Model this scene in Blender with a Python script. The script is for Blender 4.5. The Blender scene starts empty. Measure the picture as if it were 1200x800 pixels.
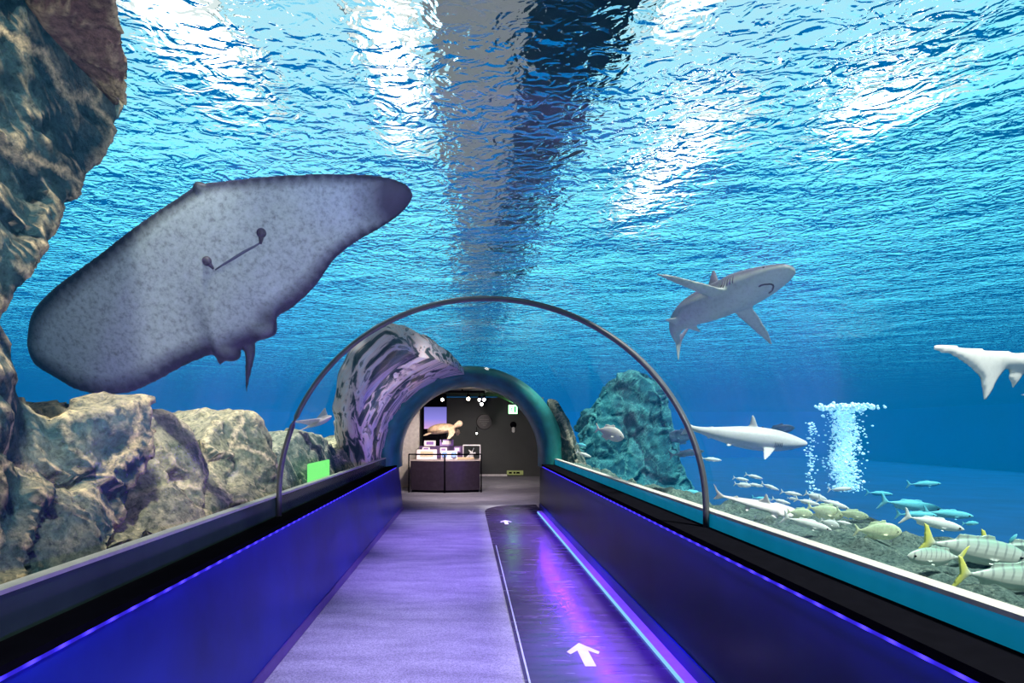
import bpy, bmesh, math, random
from mathutils import Vector, Matrix, noise
random.seed(7)
S = bpy.context.scene
COL = S.collection
PI = math.pi
R = math.radians

# ------------------------------------------------------------------ measuring
FPX, VX, VY, CAMZ = 640.0, 548.0, 503.0, 1.6          # focal length, vanishing point, eye height

def P(px, py, Y):                                      # a point seen at px,py standing Y metres down the tunnel
    return Vector(((px - VX) / FPX * Y, Y, CAMZ - (py - VY) / FPX * Y))

def PXW(px, py, x):                                    # the same for a point at known sideways distance x
    return P(px, py, x * FPX / (px - VX))

AX, AZ, AR, AH = 0.05, 1.05, 1.60, 1.545               # tunnel arch: axis, springing height, half width, rise
YEND = 10.4
SURF = 3.6                                             # water level

# ------------------------------------------------------------------ materials
def nt(name):
    m = bpy.data.materials.new(name)
    m.use_nodes = True
    t = m.node_tree
    t.nodes.clear()
    out = t.nodes.new('ShaderNodeOutputMaterial')
    return m, t, out

def N(t, typ, **kw):
    n = t.nodes.new(typ)
    ins = kw.pop('ins', {})
    for k, v in kw.items():
        setattr(n, k, v)
    for k, v in ins.items():
        n.inputs[k].default_value = v
    return n

def L(t, a, b):
    t.links.new(a, b)

def c4(c):
    return (c[0], c[1], c[2], 1.0)

def coords(t, kind='Object', scale=(1, 1, 1), rot=(0, 0, 0)):
    tc = N(t, 'ShaderNodeTexCoord')
    mp = N(t, 'ShaderNodeMapping')
    mp.inputs['Scale'].default_value = scale
    mp.inputs['Rotation'].default_value = rot
    L(t, tc.outputs[kind], mp.inputs['Vector'])
    return mp.outputs['Vector']

def ramp(t, fac, stops, interp='LINEAR'):
    r = N(t, 'ShaderNodeValToRGB')
    r.color_ramp.interpolation = interp
    el = r.color_ramp.elements
    while len(el) < len(stops):
        el.new(0.5)
    for e, (p, c) in zip(el, stops):
        e.position = p
        e.color = c4(c)
    L(t, fac, r.inputs['Fac'])
    return r.outputs['Color']

def math_n(t, op, a, b=None):
    n = N(t, 'ShaderNodeMath', operation=op)
    for i, v in enumerate((a, b)):
        if v is None:
            continue
        if isinstance(v, (int, float)):
            n.inputs[i].default_value = v
        else:
            L(t, v, n.inputs[i])
    return n.outputs[0]

def mix_c(t, fac, a, b, blend='MIX'):
    n = N(t, 'ShaderNodeMix', data_type='RGBA', blend_type=blend)
    for sock, v in ((n.inputs[0], fac), (n.inputs[6], a), (n.inputs[7], b)):
        if isinstance(v, (int, float)):
            sock.default_value = v
        elif isinstance(v, tuple):
            sock.default_value = c4(v)
        else:
            L(t, v, sock)
    return n.outputs[2]

def simple(name, col, rough=0.5, metal=0.0, spec=0.5, var=0.12, nscale=12.0, emit=None, estr=0.0, coat=0.0, bump=0.0):
    m, t, out = nt(name)
    b = N(t, 'ShaderNodeBsdfPrincipled')
    v = coords(t)
    nz = N(t, 'ShaderNodeTexNoise', ins={'Scale': nscale, 'Detail': 5.0})
    L(t, v, nz.inputs['Vector'])
    lo = tuple(x * (1 - var) for x in col)
    hi = tuple(min(1, x * (1 + var)) for x in col)
    L(t, ramp(t, nz.outputs['Fac'], [(0.3, lo), (0.7, hi)]), b.inputs['Base Color'])
    b.inputs['Roughness'].default_value = rough
    b.inputs['Metallic'].default_value = metal
    b.inputs['Specular IOR Level'].default_value = spec
    b.inputs['Coat Weight'].default_value = coat
    if bump:
        bp = N(t, 'ShaderNodeBump', ins={'Strength': bump, 'Distance': 0.01})
        L(t, nz.outputs['Fac'], bp.inputs['Height'])
        L(t, bp.outputs[0], b.inputs['Normal'])
    if emit:
        b.inputs['Emission Color'].default_value = c4(emit)
        b.inputs['Emission Strength'].default_value = estr
    L(t, b.outputs[0], out.inputs['Surface'])
    return m

def emission(name, col, s):
    m, t, out = nt(name)
    e = N(t, 'ShaderNodeEmission', ins={'Color': c4(col), 'Strength': s})
    L(t, e.outputs[0], out.inputs['Surface'])
    return m

def mat_rock(name, dark, mid, light, edge, seed=0.0, scale=1.0, streak=None):
    m, t, out = nt(name)
    b = N(t, 'ShaderNodeBsdfPrincipled')
    v = coords(t, scale=streak or (1, 1, 1))
    big = N(t, 'ShaderNodeTexNoise', noise_dimensions='4D', ins={'Scale': 2.2 * scale, 'Detail': 6.0, 'Roughness': 0.62, 'W': seed})
    fine = N(t, 'ShaderNodeTexNoise', noise_dimensions='4D', ins={'Scale': 26.0 * scale, 'Detail': 7.0, 'Roughness': 0.75, 'W': seed})
    for n in (big, fine):
        L(t, v, n.inputs['Vector'])
    base = ramp(t, big.outputs['Fac'], [(0.33, dark), (0.5, mid), (0.66, light)])
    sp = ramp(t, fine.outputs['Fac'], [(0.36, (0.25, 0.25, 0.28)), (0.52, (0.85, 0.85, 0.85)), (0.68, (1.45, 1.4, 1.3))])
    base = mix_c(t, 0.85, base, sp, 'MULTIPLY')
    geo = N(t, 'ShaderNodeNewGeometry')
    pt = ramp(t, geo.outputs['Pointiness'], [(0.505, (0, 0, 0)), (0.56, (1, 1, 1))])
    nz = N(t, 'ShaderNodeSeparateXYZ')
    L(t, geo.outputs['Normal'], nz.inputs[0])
    up = ramp(t, nz.outputs['Z'], [(0.35, (0, 0, 0)), (0.85, (1, 1, 1))])  # upward faces lightened in colour as if lit from above
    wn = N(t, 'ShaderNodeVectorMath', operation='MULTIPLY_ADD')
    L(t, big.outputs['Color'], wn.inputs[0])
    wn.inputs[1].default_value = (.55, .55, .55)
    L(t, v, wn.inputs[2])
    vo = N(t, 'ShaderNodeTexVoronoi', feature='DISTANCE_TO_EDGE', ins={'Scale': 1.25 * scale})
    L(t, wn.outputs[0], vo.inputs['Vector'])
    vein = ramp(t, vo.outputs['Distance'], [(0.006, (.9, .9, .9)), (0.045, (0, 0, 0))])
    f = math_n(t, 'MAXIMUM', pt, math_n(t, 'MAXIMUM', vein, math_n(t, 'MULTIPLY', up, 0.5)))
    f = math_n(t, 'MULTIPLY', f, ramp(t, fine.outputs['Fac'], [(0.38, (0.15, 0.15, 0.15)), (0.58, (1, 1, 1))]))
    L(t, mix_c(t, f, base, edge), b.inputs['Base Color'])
    b.inputs['Roughness'].default_value = 0.9
    b.inputs['Specular IOR Level'].default_value = 0.15
    bp = N(t, 'ShaderNodeBump', ins={'Strength': 0.9, 'Distance': 0.035})
    L(t, math_n(t, 'ADD', fine.outputs['Fac'], math_n(t, 'MULTIPLY', big.outputs['Fac'], 2.0)), bp.inputs['Height'])
    L(t, bp.outputs[0], b.inputs['Normal'])
    L(t, b.outputs[0], out.inputs['Surface'])
    return m

def mat_animal(name, back, belly, split=0.0, soft=0.25, speck=0.12, rough=0.45, axis='Z', nscale=30.0, rim=None):
    """Countershaded skin: colour by the facing of the skin in the animal's own frame, with mottling."""
    m, t, out = nt(name)
    b = N(t, 'ShaderNodeBsdfPrincipled')
    tc = N(t, 'ShaderNodeTexCoord')
    at = N(t, 'ShaderNodeAttribute', attribute_name='shade')
    nz = N(t, 'ShaderNodeTexNoise', ins={'Scale': nscale, 'Detail': 6.0, 'Roughness': 0.7})
    L(t, tc.outputs['Object'], nz.inputs['Vector'])
    n2 = N(t, 'ShaderNodeTexNoise', ins={'Scale': nscale * 0.13, 'Detail': 3.0})
    L(t, tc.outputs['Object'], n2.inputs['Vector'])
    f = math_n(t, 'ADD', at.outputs['Fac'], math_n(t, 'MULTIPLY', math_n(t, 'SUBTRACT', n2.outputs['Fac'], 0.5), 0.35))
    col = ramp(t, f, [(max(0, 0.5 + split - soft), belly), (min(1, 0.5 + split + soft), back)])
    sp = ramp(t, nz.outputs['Fac'], [(0.3, (1 - speck * 2.2,) * 3), (0.5, (1, 1, 1)), (0.7, (1 + speck,) * 3)])
    L(t, mix_c(t, 1.0, col, sp, 'MULTIPLY'), b.inputs['Base Color'])
    b.inputs['Roughness'].default_value = rough
    b.inputs['Specular IOR Level'].default_value = 0.3
    L(t, b.outputs[0], out.inputs['Surface'])
    return m

M = {}
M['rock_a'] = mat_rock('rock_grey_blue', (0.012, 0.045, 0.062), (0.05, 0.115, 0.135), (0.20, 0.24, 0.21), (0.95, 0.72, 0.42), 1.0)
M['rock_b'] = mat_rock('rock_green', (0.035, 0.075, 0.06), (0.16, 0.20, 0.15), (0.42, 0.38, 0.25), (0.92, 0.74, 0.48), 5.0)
M['rock_c'] = mat_rock('rock_dark_green', (0.02, 0.055, 0.06), (0.07, 0.13, 0.12), (0.20, 0.24, 0.20), (0.60, 0.55, 0.42), 9.0)  # dark green rock tone
M['rock_brown_mirrored'] = mat_rock('rock_brown_mirrored', (0.16, 0.075, 0.07), (0.30, 0.15, 0.13), (0.42, 0.24, 0.19), (1.0, 0.74, 0.42), 3.0)
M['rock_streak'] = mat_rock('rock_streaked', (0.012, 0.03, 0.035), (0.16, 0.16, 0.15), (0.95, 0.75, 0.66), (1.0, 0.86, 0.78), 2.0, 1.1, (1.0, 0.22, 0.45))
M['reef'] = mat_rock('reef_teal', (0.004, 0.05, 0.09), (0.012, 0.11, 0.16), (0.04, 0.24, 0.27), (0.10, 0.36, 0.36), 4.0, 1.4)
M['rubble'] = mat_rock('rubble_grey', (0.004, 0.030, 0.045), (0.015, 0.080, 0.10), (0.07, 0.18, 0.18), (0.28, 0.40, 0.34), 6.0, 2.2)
M['black'] = simple('black_satin', (0.005, 0.005, 0.008), 0.7, spec=0.0)
M['wall_blue_lit'] = simple('wall_panel_blue_lit', (0.006, 0.022, 0.24), 0.30, spec=0.18, nscale=2.0, var=0.3)  # base carries the blue LED light that falls on the left wall
M['steel'] = simple('brushed_steel', (0.42, 0.42, 0.44), 0.35, metal=0.9)
M['caulk'] = simple('white_caulk', (0.55, 0.54, 0.50), 0.6)
M['portal'] = simple('portal_teal', (0.02, 0.22, 0.21), 0.35, var=0.3, nscale=4.0)
M['portal_in'] = simple('portal_inner', (0.006, 0.05, 0.05), 0.4)
M['room_wall'] = simple('room_wall_grey', (0.075, 0.085, 0.085), 0.7, nscale=1.2)
M['room_pale'] = simple('room_wall_pale', (0.62, 0.60, 0.55), 0.6)
M['room_ceil'] = simple('room_ceiling', (0.20, 0.19, 0.18), 0.45)
M['white'] = simple('white_paint', (0.85, 0.85, 0.85), 0.5)
M['card'] = simple('white_card', (0.90, 0.82, 0.84), 0.5)
M['bluecard'] = simple('blue_card', (0.08, 0.28, 0.75), 0.4)
M['purplecard'] = simple('purple_card', (0.22, 0.10, 0.45), 0.4)
M['tan'] = simple('tan_card', (0.70, 0.55, 0.36), 0.6)
M['yellow'] = simple('yellow_sign', (0.62, 0.47, 0.06), 0.5)
M['floor_sign'] = simple('yellow_green_sign', (0.40, 0.46, 0.18), 0.5, emit=(0.5, 0.6, 0.2), estr=0.15)
M['turtle'] = simple('turtle_skin', (0.80, 0.62, 0.42), 0.6, nscale=16, var=0.3, bump=0.4)
M['turtle_shell'] = simple('turtle_shell', (0.62, 0.45, 0.28), 0.5, nscale=9, var=0.45, bump=0.5)
M['led_kick'] = emission('kick_light', (0.20, 0.50, 1.0), 1.3)
M['lamp_warm'] = emission('lamp_warm', (1.0, 0.85, 0.62), 30.0)
M['lamp_white'] = emission('lamp_white', (1.0, 0.97, 0.93), 14.0)
M['exit_green'] = emission('exit_green', (0.35, 1.0, 0.42), 4.5)
M['exit_dark'] = emission('exit_dark', (0.02, 0.45, 0.10), 1.2)
M['green_reflection'] = emission('green_reflection', (0.22, 0.95, 0.22), 1.1)
M['eye'] = simple('eye_black', (0.01, 0.01, 0.012), 0.15)
M['mouth'] = simple('mouth_dark', (0.03, 0.025, 0.035), 0.6)

def mat_screen():
    m, t, out = nt('screen_violet')
    v = coords(t, 'Generated')
    s = N(t, 'ShaderNodeSeparateXYZ')
    L(t, v, s.inputs[0])
    c = ramp(t, s.outputs['Z'], [(0.0, (0.75, 0.42, 0.80)), (0.45, (0.30, 0.27, 0.85)), (1.0, (0.17, 0.17, 0.55))])
    e = N(t, 'ShaderNodeEmission', ins={'Strength': 0.95})
    L(t, c, e.inputs['Color'])
    L(t, e.outputs[0], out.inputs['Surface'])
    return m
M['screen'] = mat_screen()

def mat_softlamp(name, col, k):
    """A diffuser bright in the middle and fading to its rim."""
    m, t, out = nt(name)
    tc = N(t, 'ShaderNodeTexCoord')
    mp = N(t, 'ShaderNodeMapping', ins={'Location': (-1, -1, 0), 'Scale': (2, 2, 0)})
    L(t, tc.outputs['Generated'], mp.inputs['Vector'])
    g = N(t, 'ShaderNodeTexGradient', gradient_type='SPHERICAL')
    L(t, mp.outputs[0], g.inputs['Vector'])
    e = N(t, 'ShaderNodeEmission', ins={'Color': c4(col)})
    L(t, math_n(t, 'MULTIPLY_ADD', math_n(t, 'POWER', g.outputs['Fac'], 1.2), k), e.inputs['Strength'])
    e.inputs['Strength'].links[0].from_node.inputs[2].default_value = 0.9
    L(t, e.outputs[0], out.inputs['Surface'])
    return m
M['lamp_pool'] = mat_softlamp('pool_lamp', (1.0, 0.97, 0.93), 9.0)
def mat_led():
    m, t, out = nt('led_blue_beads')
    tc = N(t, 'ShaderNodeTexCoord')
    s = N(t, 'ShaderNodeSeparateXYZ')
    L(t, tc.outputs['Object'], s.inputs[0])
    w = math_n(t, 'SINE', math_n(t, 'MULTIPLY', s.outputs['Y'], 2 * PI / 0.13))
    w = math_n(t, 'POWER', math_n(t, 'MULTIPLY_ADD', w, 0.5), 3.0)
    n = w.node
    mad = n.inputs[0].links[0].from_node
    mad.inputs[2].default_value = 0.5
    st = math_n(t, 'MULTIPLY', w, 2.6)
    e = N(t, 'ShaderNodeEmission', ins={'Color': c4((0.05, 0.03, 1.0))})
    L(t, math_n(t, 'ADD', st, .7), e.inputs['Strength'])
    L(t, e.outputs[0], out.inputs['Surface'])
    return m
M['led'] = mat_led()

def mat_carpet():
    m, t, out = nt('carpet_grey')
    b = N(t, 'ShaderNodeBsdfPrincipled', ins={'Roughness': 0.85, 'Specular IOR Level': 0.2})
    v = coords(t)
    f = N(t, 'ShaderNodeTexNoise', ins={'Scale': 90.0, 'Detail': 4.0, 'Roughness': 0.8})
    g = N(t, 'ShaderNodeTexNoise', ins={'Scale': 3.0, 'Detail': 4.0})
    L(t, v, f.inputs['Vector'])
    L(t, coords(t, scale=(0.6, 2.2, 1)), g.inputs['Vector'])
    c = ramp(t, f.outputs['Fac'], [(0.3, (0.16, 0.16, 0.20)), (0.55, (0.40, 0.40, 0.46)), (0.75, (0.60, 0.60, 0.66))])
    d = ramp(t, g.outputs['Fac'], [(0.3, (0.72, 0.72, 0.76)), (0.7, (1.1, 1.1, 1.1))])
    L(t, mix_c(t, 1.0, c, d, 'MULTIPLY'), b.inputs['Base Color'])
    bp = N(t, 'ShaderNodeBump', ins={'Strength': 0.4, 'Distance': 0.006})
    L(t, f.outputs['Fac'], bp.inputs['Height'])
    L(t, bp.outputs[0], b.inputs['Normal'])
    L(t, b.outputs[0], out.inputs['Surface'])
    return m
M['carpet'] = mat_carpet()

def mat_lane():
    m, t, out = nt('lane_glossy_dark')
    b = N(t, 'ShaderNodeBsdfPrincipled', ins={'Specular IOR Level': 0.6})
    v = coords(t, scale=(1.0, 5.0, 1.0))
    g = N(t, 'ShaderNodeTexNoise', ins={'Scale': 2.5, 'Detail': 5.0})
    L(t, v, g.inputs['Vector'])
    L(t, ramp(t, g.outputs['Fac'], [(0.3, (0.045, 0.030, 0.085)), (0.7, (0.075, 0.050, 0.13))]), b.inputs['Base Color'])
    L(t, ramp(t, g.outputs['Fac'], [(0.3, (0.16,) * 3), (0.7, (0.30,) * 3)]), b.inputs['Roughness'])
    bp = N(t, 'ShaderNodeBump', ins={'Strength': 0.12, 'Distance': 0.01})
    L(t, g.outputs['Fac'], bp.inputs['Height'])
    L(t, bp.outputs[0], b.inputs['Normal'])
    L(t, b.outputs[0], out.inputs['Surface'])
    return m
M['lane'] = mat_lane()

def mat_sheet(name, tint, refl):
    m, t, out = nt(name)
    tr = N(t, 'ShaderNodeBsdfTransparent', ins={'Color': c4(tint)})
    gl = N(t, 'ShaderNodeBsdfGlossy', ins={'Roughness': 0.03, 'Color': (1, 1, 1, 1)})
    fr = N(t, 'ShaderNodeLayerWeight', ins={'Blend': 0.15})
    mx = N(t, 'ShaderNodeMixShader')
    L(t, math_n(t, 'MULTIPLY', fr.outputs['Fresnel'], refl), mx.inputs[0])
    L(t, tr.outputs[0], mx.inputs[1])
    L(t, gl.outputs[0], mx.inputs[2])
    L(t, mx.outputs[0], out.inputs['Surface'])
    return m
M['acrylic'] = mat_sheet('acrylic_clear', (0.97, 0.99, 1.0), 0.07)
M['case_glass'] = mat_sheet('case_glass', (0.95, 0.97, 0.98), 0.5)

def mat_band(name, col, glow=0.0):
    m, t, out = nt(name)
    b = N(t, 'ShaderNodeBsdfPrincipled', ins={'Roughness': 0.15, 'Specular IOR Level': 0.4})
    g = N(t, 'ShaderNodeTexNoise', ins={'Scale': 1.5, 'Detail': 4.0, 'Roughness': 0.6})
    L(t, coords(t, scale=(1, 0.9, 0.4)), g.inputs['Vector'])
    L(t, ramp(t, g.outputs['Fac'], [(0.3, tuple(x * 0.7 for x in col)), (0.72, tuple(min(1, x * 1.3) for x in col))]), b.inputs['Base Color'])
    b.inputs['Emission Color'].default_value = (0.0, 0.24, 0.42, 1)       # emission painted in for tank light in the acrylic
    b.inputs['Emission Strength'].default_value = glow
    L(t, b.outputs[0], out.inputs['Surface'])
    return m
M['band_l'] = mat_band('acrylic_foot_green', (0.045, 0.085, 0.070))  # green tint stands in for reflections in the acrylic foot
M['band_r'] = mat_band('acrylic_foot_teal', (0.04, 0.55, 0.80), .40)  # teal tint and glow stand in for tank light showing through

def mat_surface():
    m, t, out = nt('water_surface')
    v1 = coords(t, scale=(1.0, 1.3, 1.0), rot=(0, 0, R(20)))
    a = N(t, 'ShaderNodeTexNoise', ins={'Scale': 0.8, 'Detail': 2.0, 'Roughness': 0.5, 'Distortion': 0.4})
    b = N(t, 'ShaderNodeTexNoise', ins={'Scale': 6.6, 'Detail': 2.0, 'Roughness': 0.5, 'Distortion': 0.9})
    c = N(t, 'ShaderNodeTexNoise', ins={'Scale': 15.0, 'Detail': 2.0, 'Roughness': 0.5, 'Distortion': 0.8})
    for n in (a, b, c):
        L(t, v1, n.inputs['Vector'])
    h = math_n(t, 'ADD', math_n(t, 'MULTIPLY', a.outputs['Fac'], WA),
               math_n(t, 'ADD', math_n(t, 'MULTIPLY', b.outputs['Fac'], WB), math_n(t, 'MULTIPLY', c.outputs['Fac'], WC)))
    bp = N(t, 'ShaderNodeBump', ins={'Strength': 1.0, 'Distance': 1.0})
    L(t, h, bp.inputs['Height'])
    gl = N(t, 'ShaderNodeBsdfGlass', ins={'IOR': 1.052, 'Roughness': 0.0, 'Color': (0.90, 1.0, 1.0, 1)})
    L(t, bp.outputs[0], gl.inputs['Normal'])
    tr = N(t, 'ShaderNodeBsdfTransparent', ins={'Color': (0.95, 0.98, 1.0, 1)})
    lw = N(t, 'ShaderNodeLayerWeight', ins={'Blend': 0.5})
    mx = N(t, 'ShaderNodeMixShader')
    L(t, ramp(t, lw.outputs['Facing'], [(0.18, (0, 0, 0)), (0.33, (1, 1, 1))]), mx.inputs[0])   # steep light passes, slanting light breaks up
    L(t, tr.outputs[0], mx.inputs[1])
    L(t, gl.outputs[0], mx.inputs[2])
    L(t, mx.outputs[0], out.inputs['Surface'])
    return m
WA, WB, WC = 0.24, 0.078, 0.013
M['surface'] = mat_surface()

def mat_volume():
    m, t, out = nt('water_body')
    sig = (0.048, 0.020, 0.0145)
    far = (0.0, 0.185, 0.55)
    ab = N(t, 'ShaderNodeVolumeAbsorption')
    k = max(sig)
    ab.inputs['Color'].default_value = (1 - sig[0] / k, 1 - sig[1] / k, 1 - sig[2] / k, 1)
    ab.inputs['Density'].default_value = k
    em = N(t, 'ShaderNodeEmission')
    e = [f * s for f, s in zip(far, sig)]
    mm = max(e)
    em.inputs['Color'].default_value = (e[0] / mm, e[1] / mm, e[2] / mm, 1)
    em.inputs['Strength'].default_value = mm  # even glow stands in for light scattered in the water
    ad = N(t, 'ShaderNodeAddShader')
    L(t, ab.outputs[0], ad.inputs[0])
    L(t, em.outputs[0], ad.inputs[1])
    L(t, ad.outputs[0], out.inputs['Volume'])
    return m
M['water'] = mat_volume()
M['tank_floor'] = simple('tank_floor_blue', (0.0, 0.04, 0.14), 0.9, nscale=0.6, var=0.35)  # blue water haze put into the floor colour
M['tank_wall'] = simple('tank_wall_blue', (0.0, 0.055, 0.28), 0.9, nscale=0.2, var=0.15)  # wall colour carries the blue water haze too

def mat_bubble():
    m, t, out = nt('bubble_foam')
    b = N(t, 'ShaderNodeBsdfPrincipled', ins={'Base Color': (0.85, 0.95, 1, 1), 'Roughness': 0.2})
    b.inputs['Emission Color'].default_value = (0.6, 0.9, 1, 1)
    b.inputs['Emission Strength'].default_value = 0.45  # faint glow added so the bubbles read whiter
    nz = N(t, 'ShaderNodeTexNoise', ins={'Scale': 9.0})
    L(t, coords(t), nz.inputs['Vector'])
    L(t, ramp(t, nz.outputs['Fac'], [(0.3, (0.5, 0.85, 1.0)), (0.6, (0.95, 0.98, 1.0))]), b.inputs['Base Color'])
    L(t, b.outputs[0], out.inputs['Surface'])
    return m
M['bubble'] = mat_bubble()

def mat_foam():
    m, t, out = nt('foam_patch')
    d = N(t, 'ShaderNodeBsdfDiffuse', ins={'Color': (0.85, 0.95, 1, 1)})
    tl = N(t, 'ShaderNodeBsdfTranslucent', ins={'Color': (0.85, 0.95, 1, 1)})
    a = N(t, 'ShaderNodeAddShader')
    L(t, d.outputs[0], a.inputs[0])
    L(t, tl.outputs[0], a.inputs[1])
    nz = N(t, 'ShaderNodeTexNoise', ins={'Scale': 3.0, 'Detail': 6.0})
    L(t, coords(t), nz.inputs['Vector'])
    tr = N(t, 'ShaderNodeBsdfTransparent')
    mx = N(t, 'ShaderNodeMixShader')
    L(t, ramp(t, nz.outputs['Fac'], [(0.42, (0, 0, 0)), (0.6, (1, 1, 1))]), mx.inputs[0])
    L(t, tr.outputs[0], mx.inputs[1])
    L(t, a.outputs[0], mx.inputs[2])
    L(t, mx.outputs[0], out.inputs['Surface'])
    return m
M['foam'] = mat_foam()

# ------------------------------------------------------------------ objects
def link(name, me, mat, parent=None, smooth=True):
    o = bpy.data.objects.new(name, me)
    COL.objects.link(o)
    mats = mat if isinstance(mat, (list, tuple)) else [mat]
    me.materials.clear()
    for m in mats:
        me.materials.append(m)
    if smooth:
        for p in me.polygons:
            p.use_smooth = True
    if parent:
        o.parent = parent
    return o

def obj(name, bm, mat, parent=None, smooth=False):
    me = bpy.data.meshes.new(name)
    bmesh.ops.recalc_face_normals(bm, faces=bm.faces)
    bm.to_mesh(me)
    bm.free()
    return link(name, me, mat, parent, smooth)

def tag(o, label=None, cat=None, group=None, kind=None):
    if label: o['label'] = label
    if cat: o['category'] = cat
    if group: o['group'] = group
    if kind: o['kind'] = kind
    return o

def empty(name, loc, label, cat, group=None, rz=0):
    o = bpy.data.objects.new(name, None)
    COL.objects.link(o)
    o.location = loc
    o.rotation_euler = (0, 0, rz)
    o.empty_display_size = 0.1
    return tag(o, label, cat, group)

def box(bm, x0, x1, y0, y1, z0, z1, bev=0.0):
    g = bmesh.ops.create_cube(bm, size=1)
    vs = g['verts']
    for v in vs:
        v.co = Vector((x0 + (v.co.x + .5) * (x1 - x0), y0 + (v.co.y + .5) * (y1 - y0), z0 + (v.co.z + .5) * (z1 - z0)))
    if bev:
        es = list({e for v in vs for e in v.link_edges})
        bmesh.ops.bevel(bm, geom=es, offset=bev, segments=2, affect='EDGES')
    return bm

def B(*a, **k):
    return box(bmesh.new(), *a, **k)

def tube(bm, pts, r, seg=10, cap=True):
    rings = []
    n = len(pts)
    for i, p in enumerate(pts):
        p = Vector(p)
        d = (Vector(pts[min(i + 1, n - 1)]) - Vector(pts[max(i - 1, 0)])).normalized()
        a = d.cross(Vector((0, 0, 1)) if abs(d.z) < .9 else Vector((1, 0, 0))).normalized()
        b = d.cross(a)
        rr = r[i] if isinstance(r, (list, tuple)) else r
        rings.append([bm.verts.new(p + (a * math.cos(t) + b * math.sin(t)) * rr) for t in [2 * PI * k / seg for k in range(seg)]])
    for A, C in zip(rings, rings[1:]):
        for k in range(seg):
            bm.faces.new((A[k], A[(k + 1) % seg], C[(k + 1) % seg], C[k]))
    if cap:
        bm.faces.new(rings[0][::-1])
        bm.faces.new(rings[-1])
    return bm

def extrude_profile(prof, y0, y1, closed=True, caps=True, skew=None):
    bm = bmesh.new()
    a = [bm.verts.new((x, y0, z)) for x, z in prof]
    c = [bm.verts.new((x, y1, z)) for x, z in prof]
    n = len(prof)
    for i in range(n if closed else n - 1):
        j = (i + 1) % n
        bm.faces.new((a[i], a[j], c[j], c[i]))
    if closed and caps:
        bm.faces.new(a)
        bm.faces.new(c[::-1])
    return bm

def arch(rx, rz, n=48, x0=AX, z0=AZ, a0=180.0, a1=0.0):
    return [(x0 + rx * math.cos(R(a0 + (a1 - a0) * i / n)), z0 + rz * math.sin(R(a0 + (a1 - a0) * i / n))) for i in range(n + 1)]

def evald(o, mods):
    for typ, kw in mods:
        md = o.modifiers.new('m', typ)
        for k, v in kw.items():
            setattr(md, k, v)
    dg = bpy.context.evaluated_depsgraph_get()
    dg.update()
    me = bpy.data.meshes.new_from_object(o.evaluated_get(dg))
    return me

def remeshed(bm, voxel, smooth=0, sm_fac=0.5):
    me = bpy.data.meshes.new('tmp')
    bmesh.ops.recalc_face_normals(bm, faces=bm.faces)
    bm.to_mesh(me)
    bm.free()
    o = bpy.data.objects.new('tmp', me)
    COL.objects.link(o)
    mods = [('REMESH', dict(mode='VOXEL', voxel_size=voxel))]
    if smooth:
        mods.append(('SMOOTH', dict(iterations=smooth, factor=sm_fac)))
    r = evald(o, mods)
    bpy.data.objects.remove(o)
    bpy.data.meshes.remove(me)
    return r

# ================================================================== SETTING
# left and right low walls of the walkway
XLB, XLT, XRB, XRT, ZL = -1.30, -1.39, 1.45, 1.455, 0.905
tag(obj('wall_left', extrude_profile([(XLB, 0), (XLT, ZL - .03), (XLT - .12, ZL - .03), (XLT - .12, 0)], -5, YEND + .6), M['wall_blue_lit']), kind='structure')
tag(obj('wall_right', extrude_profile([(XRB, 0), (XRT, ZL - .03), (XRT + .12, ZL - .03), (XRT + .12, 0)], -5, YEND + .6), simple('wall_panel_shaded', (0.003, 0.018, 0.036), 0.30, spec=0.15, nscale=2.0, var=0.3)), kind='structure')  # shaded twin of the left panel, darker base where less light falls
tag(obj('trim_1', extrude_profile([(XLT + .02, ZL - .03), (XLT + .02, ZL), (-1.57, ZL - .01), (-1.57, ZL - .04)], -5, YEND + .2), M['black']), kind='structure')
tag(obj('trim_2', extrude_profile([(XRT - .02, ZL - .015), (XRT - .02, ZL + .02), (1.67, ZL + .03), (1.67, ZL - .02)], -5, YEND + .2), M['black']), kind='structure')
tag(obj('baseboard_left', extrude_profile([(XLB + .012, 0), (XLB + .006, .07), (XLB - .02, .07), (XLB - .02, 0)], -5, YEND + .6), simple('skirting_violet_lit', (0.10, 0.05, 0.22), 0.35)), kind='structure')  # violet light from the floor put into the skirting colour
tag(obj('baseboard_right', extrude_profile([(XRB - .012, 0), (XRB - .012, .12), (XRB + .02, .12), (XRB + .02, 0)], -5, YEND + .6), M['wall_blue_lit']), kind='structure')
# acrylic feet with caulk lines
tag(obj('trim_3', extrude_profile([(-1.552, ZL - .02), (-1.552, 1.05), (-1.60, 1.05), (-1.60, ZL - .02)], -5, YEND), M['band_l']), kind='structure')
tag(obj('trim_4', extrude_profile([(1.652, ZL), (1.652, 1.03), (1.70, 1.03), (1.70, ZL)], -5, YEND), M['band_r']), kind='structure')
tag(obj('trim_5', extrude_profile([(-1.548, 1.050), (-1.548, 1.066), (-1.61, 1.066), (-1.61, 1.050)], -5, YEND), M['caulk']), kind='structure')
tag(obj('trim_6', extrude_profile([(1.648, 1.028), (1.648, 1.046), (1.72, 1.046), (1.72, 1.028)], -5, YEND), M['caulk']), kind='structure')
# acrylic vault
tag(obj('acrylic_vault_glass', extrude_profile([(AX - AR, 1.04)] + arch(AR, AH) + [(AX + AR, 1.04)], -5, YEND, closed=False), M['acrylic'], smooth=True), kind='structure')
tag(obj('wall_back', B(-2.5, 2.6, -5.2, -5.0, -0.1, 3.0), M['black']), kind='structure')
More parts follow.
